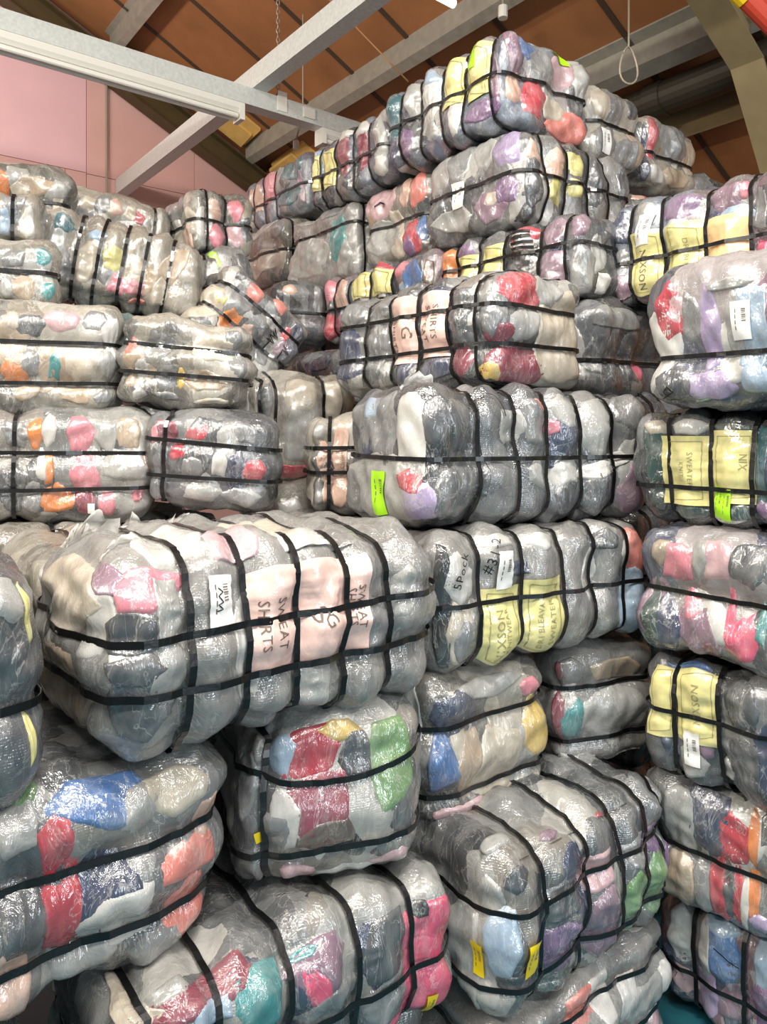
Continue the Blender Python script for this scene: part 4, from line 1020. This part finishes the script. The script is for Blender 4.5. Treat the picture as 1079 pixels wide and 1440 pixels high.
b = Bale('r', 268, 3.22, 2.37, .38, .4, .80, 73, 'long pale bale with five upright straps and a blue corner, tilted in the left heap', 'light', roll=10, cx=(103, 137, 170, 204, 238), res=.016, rad=.13, amp=1.3)
G(b, (90, 315, 16, 14, 'dtl'), (140, 330, 14, 10, 'lbl'), (190, 405, 16, 12, 'pk'), (165, 400, 12, 14, 'pk'), (160, 365, 14, 18, 'lem'), (195, 375, 12, 16, 'crm'), (80, 350, 16, 30, 'lgy'), (122, 370, 14, 30, 'crm'), (225, 410, 12, 24, 'crm'), (190, 430, 12, 8, 'sal'))
b = Bale('r', 233, 3.2, 2.06, .36, .36, .62, 74, 'teal bale peeking out below the long pale tilted bale', 'teal', cx=(165, 195), res=.02, rad=.12)
G(b, (150, 440, 12, 12, 'lgy'), (220, 455, 10, 12, 'lgy'), (105, 425, 18, 8, 'tl'))
b = Bale('r', 86, 2.72, 2.35, .265, .28, .62, 67, 'flat bale with a teal right end under the white strapped bale at the left border', 'light', hz=(.5,), res=.018, rad=.1)
G(b, (65, 360, 16, 16, 'tl'), (72, 408, 12, 16, 'tl'), (35, 405, 14, 18, 'bei'), (20, 362, 16, 14, 'gry'), (10, 405, 8, 16, 'lgy'))
b = Bale('r', 57, 2.85, 2.61, .22, .26, .6, 66, 'small whitish bale with one upright strap at the left border', 'light', cx=(19,), res=.02, rad=.08)
G(b, (8, 310, 8, 20, 'lbl'), (40, 315, 12, 20, 'wht'))
b = Bale('r', 103, 3.70, 2.88, .35, .35, .8, 67, 'beige bale with an orange corner on top of the left heap below the pink wall', 'light', hz=(.45,), res=.02, rad=.12)
G(b, (5, 258, 10, 14, 'org'), (50, 260, 25, 12, 'bei'), (80, 270, 16, 12, 'lgy'), (30, 265, 14, 10, 'crm'))
b = Bale('r', 227, 4.3, 2.84, .41, .4, .58, 73, 'grey bale with a red patch below the pink wall, second from the left on top', 'light', roll=5, hz=(.45,), cx=(.9,), res=.02, rad=.12)
G(b, (197, 308, 9, 9, 'red'), (145, 290, 12, 14, 'gry'), (165, 295, 8, 12, 'pch'), (125, 288, 10, 12, 'crm'), (185, 300, 8, 12, 'crm'))
b = Bale('n', 277, 4.15, 2.9, .40, .5, .36, 52, 'bale with pink pleated sides on top of the left heap below the rafter', 'light', cx=(291, 318), hz=(.5,), res=.018, rad=.1)
G(b, (304, 295, 11, 14, 'pch'), (304, 330, 11, 16, 'pk'), (332, 298, 10, 16, 'pk'), (332, 330, 10, 14, 'lp'), (265, 335, 8, 18, 'pch'), (245, 295, 16, 16, 'gry'))
b = Bale('n', 300, 3.9, 2.52, .38, .25, .22, 60, 'small grey bale with a green mark behind the tilted bale', 'grey', res=.02, rad=.12, hz=())
b.garment(297, 365, 6, 14, 'grn').color = hexc('9ed02a')
b = Bale('n', 255, 3.85, 2.46, .40, .25, .22, 70, 'small grey and navy bale end at the right of the long pale tilted bale', 'light', res=.02, rad=.12, cx=(.55,))
G(b, (272, 375, 6, 20, 'nav'), (258, 350, 6, 10, 'lgy'))
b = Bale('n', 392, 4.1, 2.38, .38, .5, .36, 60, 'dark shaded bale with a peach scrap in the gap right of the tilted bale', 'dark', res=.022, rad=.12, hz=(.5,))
G(b, (405, 405, 10, 10, 'pch'))

# tops showing behind the large front bale
e1 = Vector((S1, C1, 0)); e2v = Vector((-C1, S1, 0))
c0 = Vector(((150 - 540) / FPX * 1.4, 1.4, 0))
def behind(p, q, z0, H, sl, sr, label, base, **k):
    P = c0 + e1 * p + e2v * q
    return Bale('n', P.x / P.y * FPX + 540, P.y, z0, H, sl, sr, 52, label, base, res=.022, **k)
b = behind(.02, .62, 1.19, .39, .56, .82, 'pale pinkish bale whose top shows just behind the large front bale', 'light', cx=(.2, .4, .6, .8), hz=(.5,))
G(b, (250, 737, 60, 6, 'lp', T_), (420, 733, 60, 5, 'wht', T_))
b = behind(.0, 1.22, 1.19, .39, .56, .84, 'pale bale under the orange and pink bale, behind the large front bale', 'light', cx=(.25, .5, .75), hz=(.5,))
b = behind(.87, .66, 1.19, .39, .56, .6, 'pale bale under the leaning maroon-patched bale, hidden but for its top', 'light', cx=(.3, .6), hz=(.5,))
b = behind(-.86, .66, 1.17, .40, .56, .82, 'pale bale behind the dark yellow-edged bale at the left border', 'light', cx=(.3, .6), hz=(.5,))

# bales buried in the core of the pile, carrying the ones in view
CORE = 'bales buried inside the pile'
for (p, q, z0, sl, sr) in ((-.75, .02, .39, .6, .62), (-.75, .02, 0, .6, .8), (.08, .06, 0, .55, .8), (-.6, .68, .79, .5, .8), (.26, .68, .79, .5, .4), (.26, .68, .39, .5, .6), (-.6, .68, .39, .5, .8)):
    behind(p, q, z0, .385, sl, sr, 'grey bale buried in the dark gaps between the front bales', 'grey', cx=(.3, .6), hz=(.5,), group=CORE)
for (px, d, z0, H, sl, sr, az) in ((893, 2.82, .4, .39, .38, .45, 50), (893, 2.82, .8, .39, .38, .45, 50), (893, 2.82, 1.2, .39, .38, .45, 50), (893, 2.82, 1.6, .44, .38, .45, 50), (890, 2.9, 0, .39, .38, .45, 50),
                                  (494, 4.3, 2.05, .47, .9, .5, 53), (440, 3.7, 1.58, .39, .6, .6, 60), (430, 3.55, 1.18, .39, .5, .6, 60), (183, 3.25, 1.6, .43, .35, .5, 72), (60, 3.3, 2.02, .36, .35, .5, 70)):
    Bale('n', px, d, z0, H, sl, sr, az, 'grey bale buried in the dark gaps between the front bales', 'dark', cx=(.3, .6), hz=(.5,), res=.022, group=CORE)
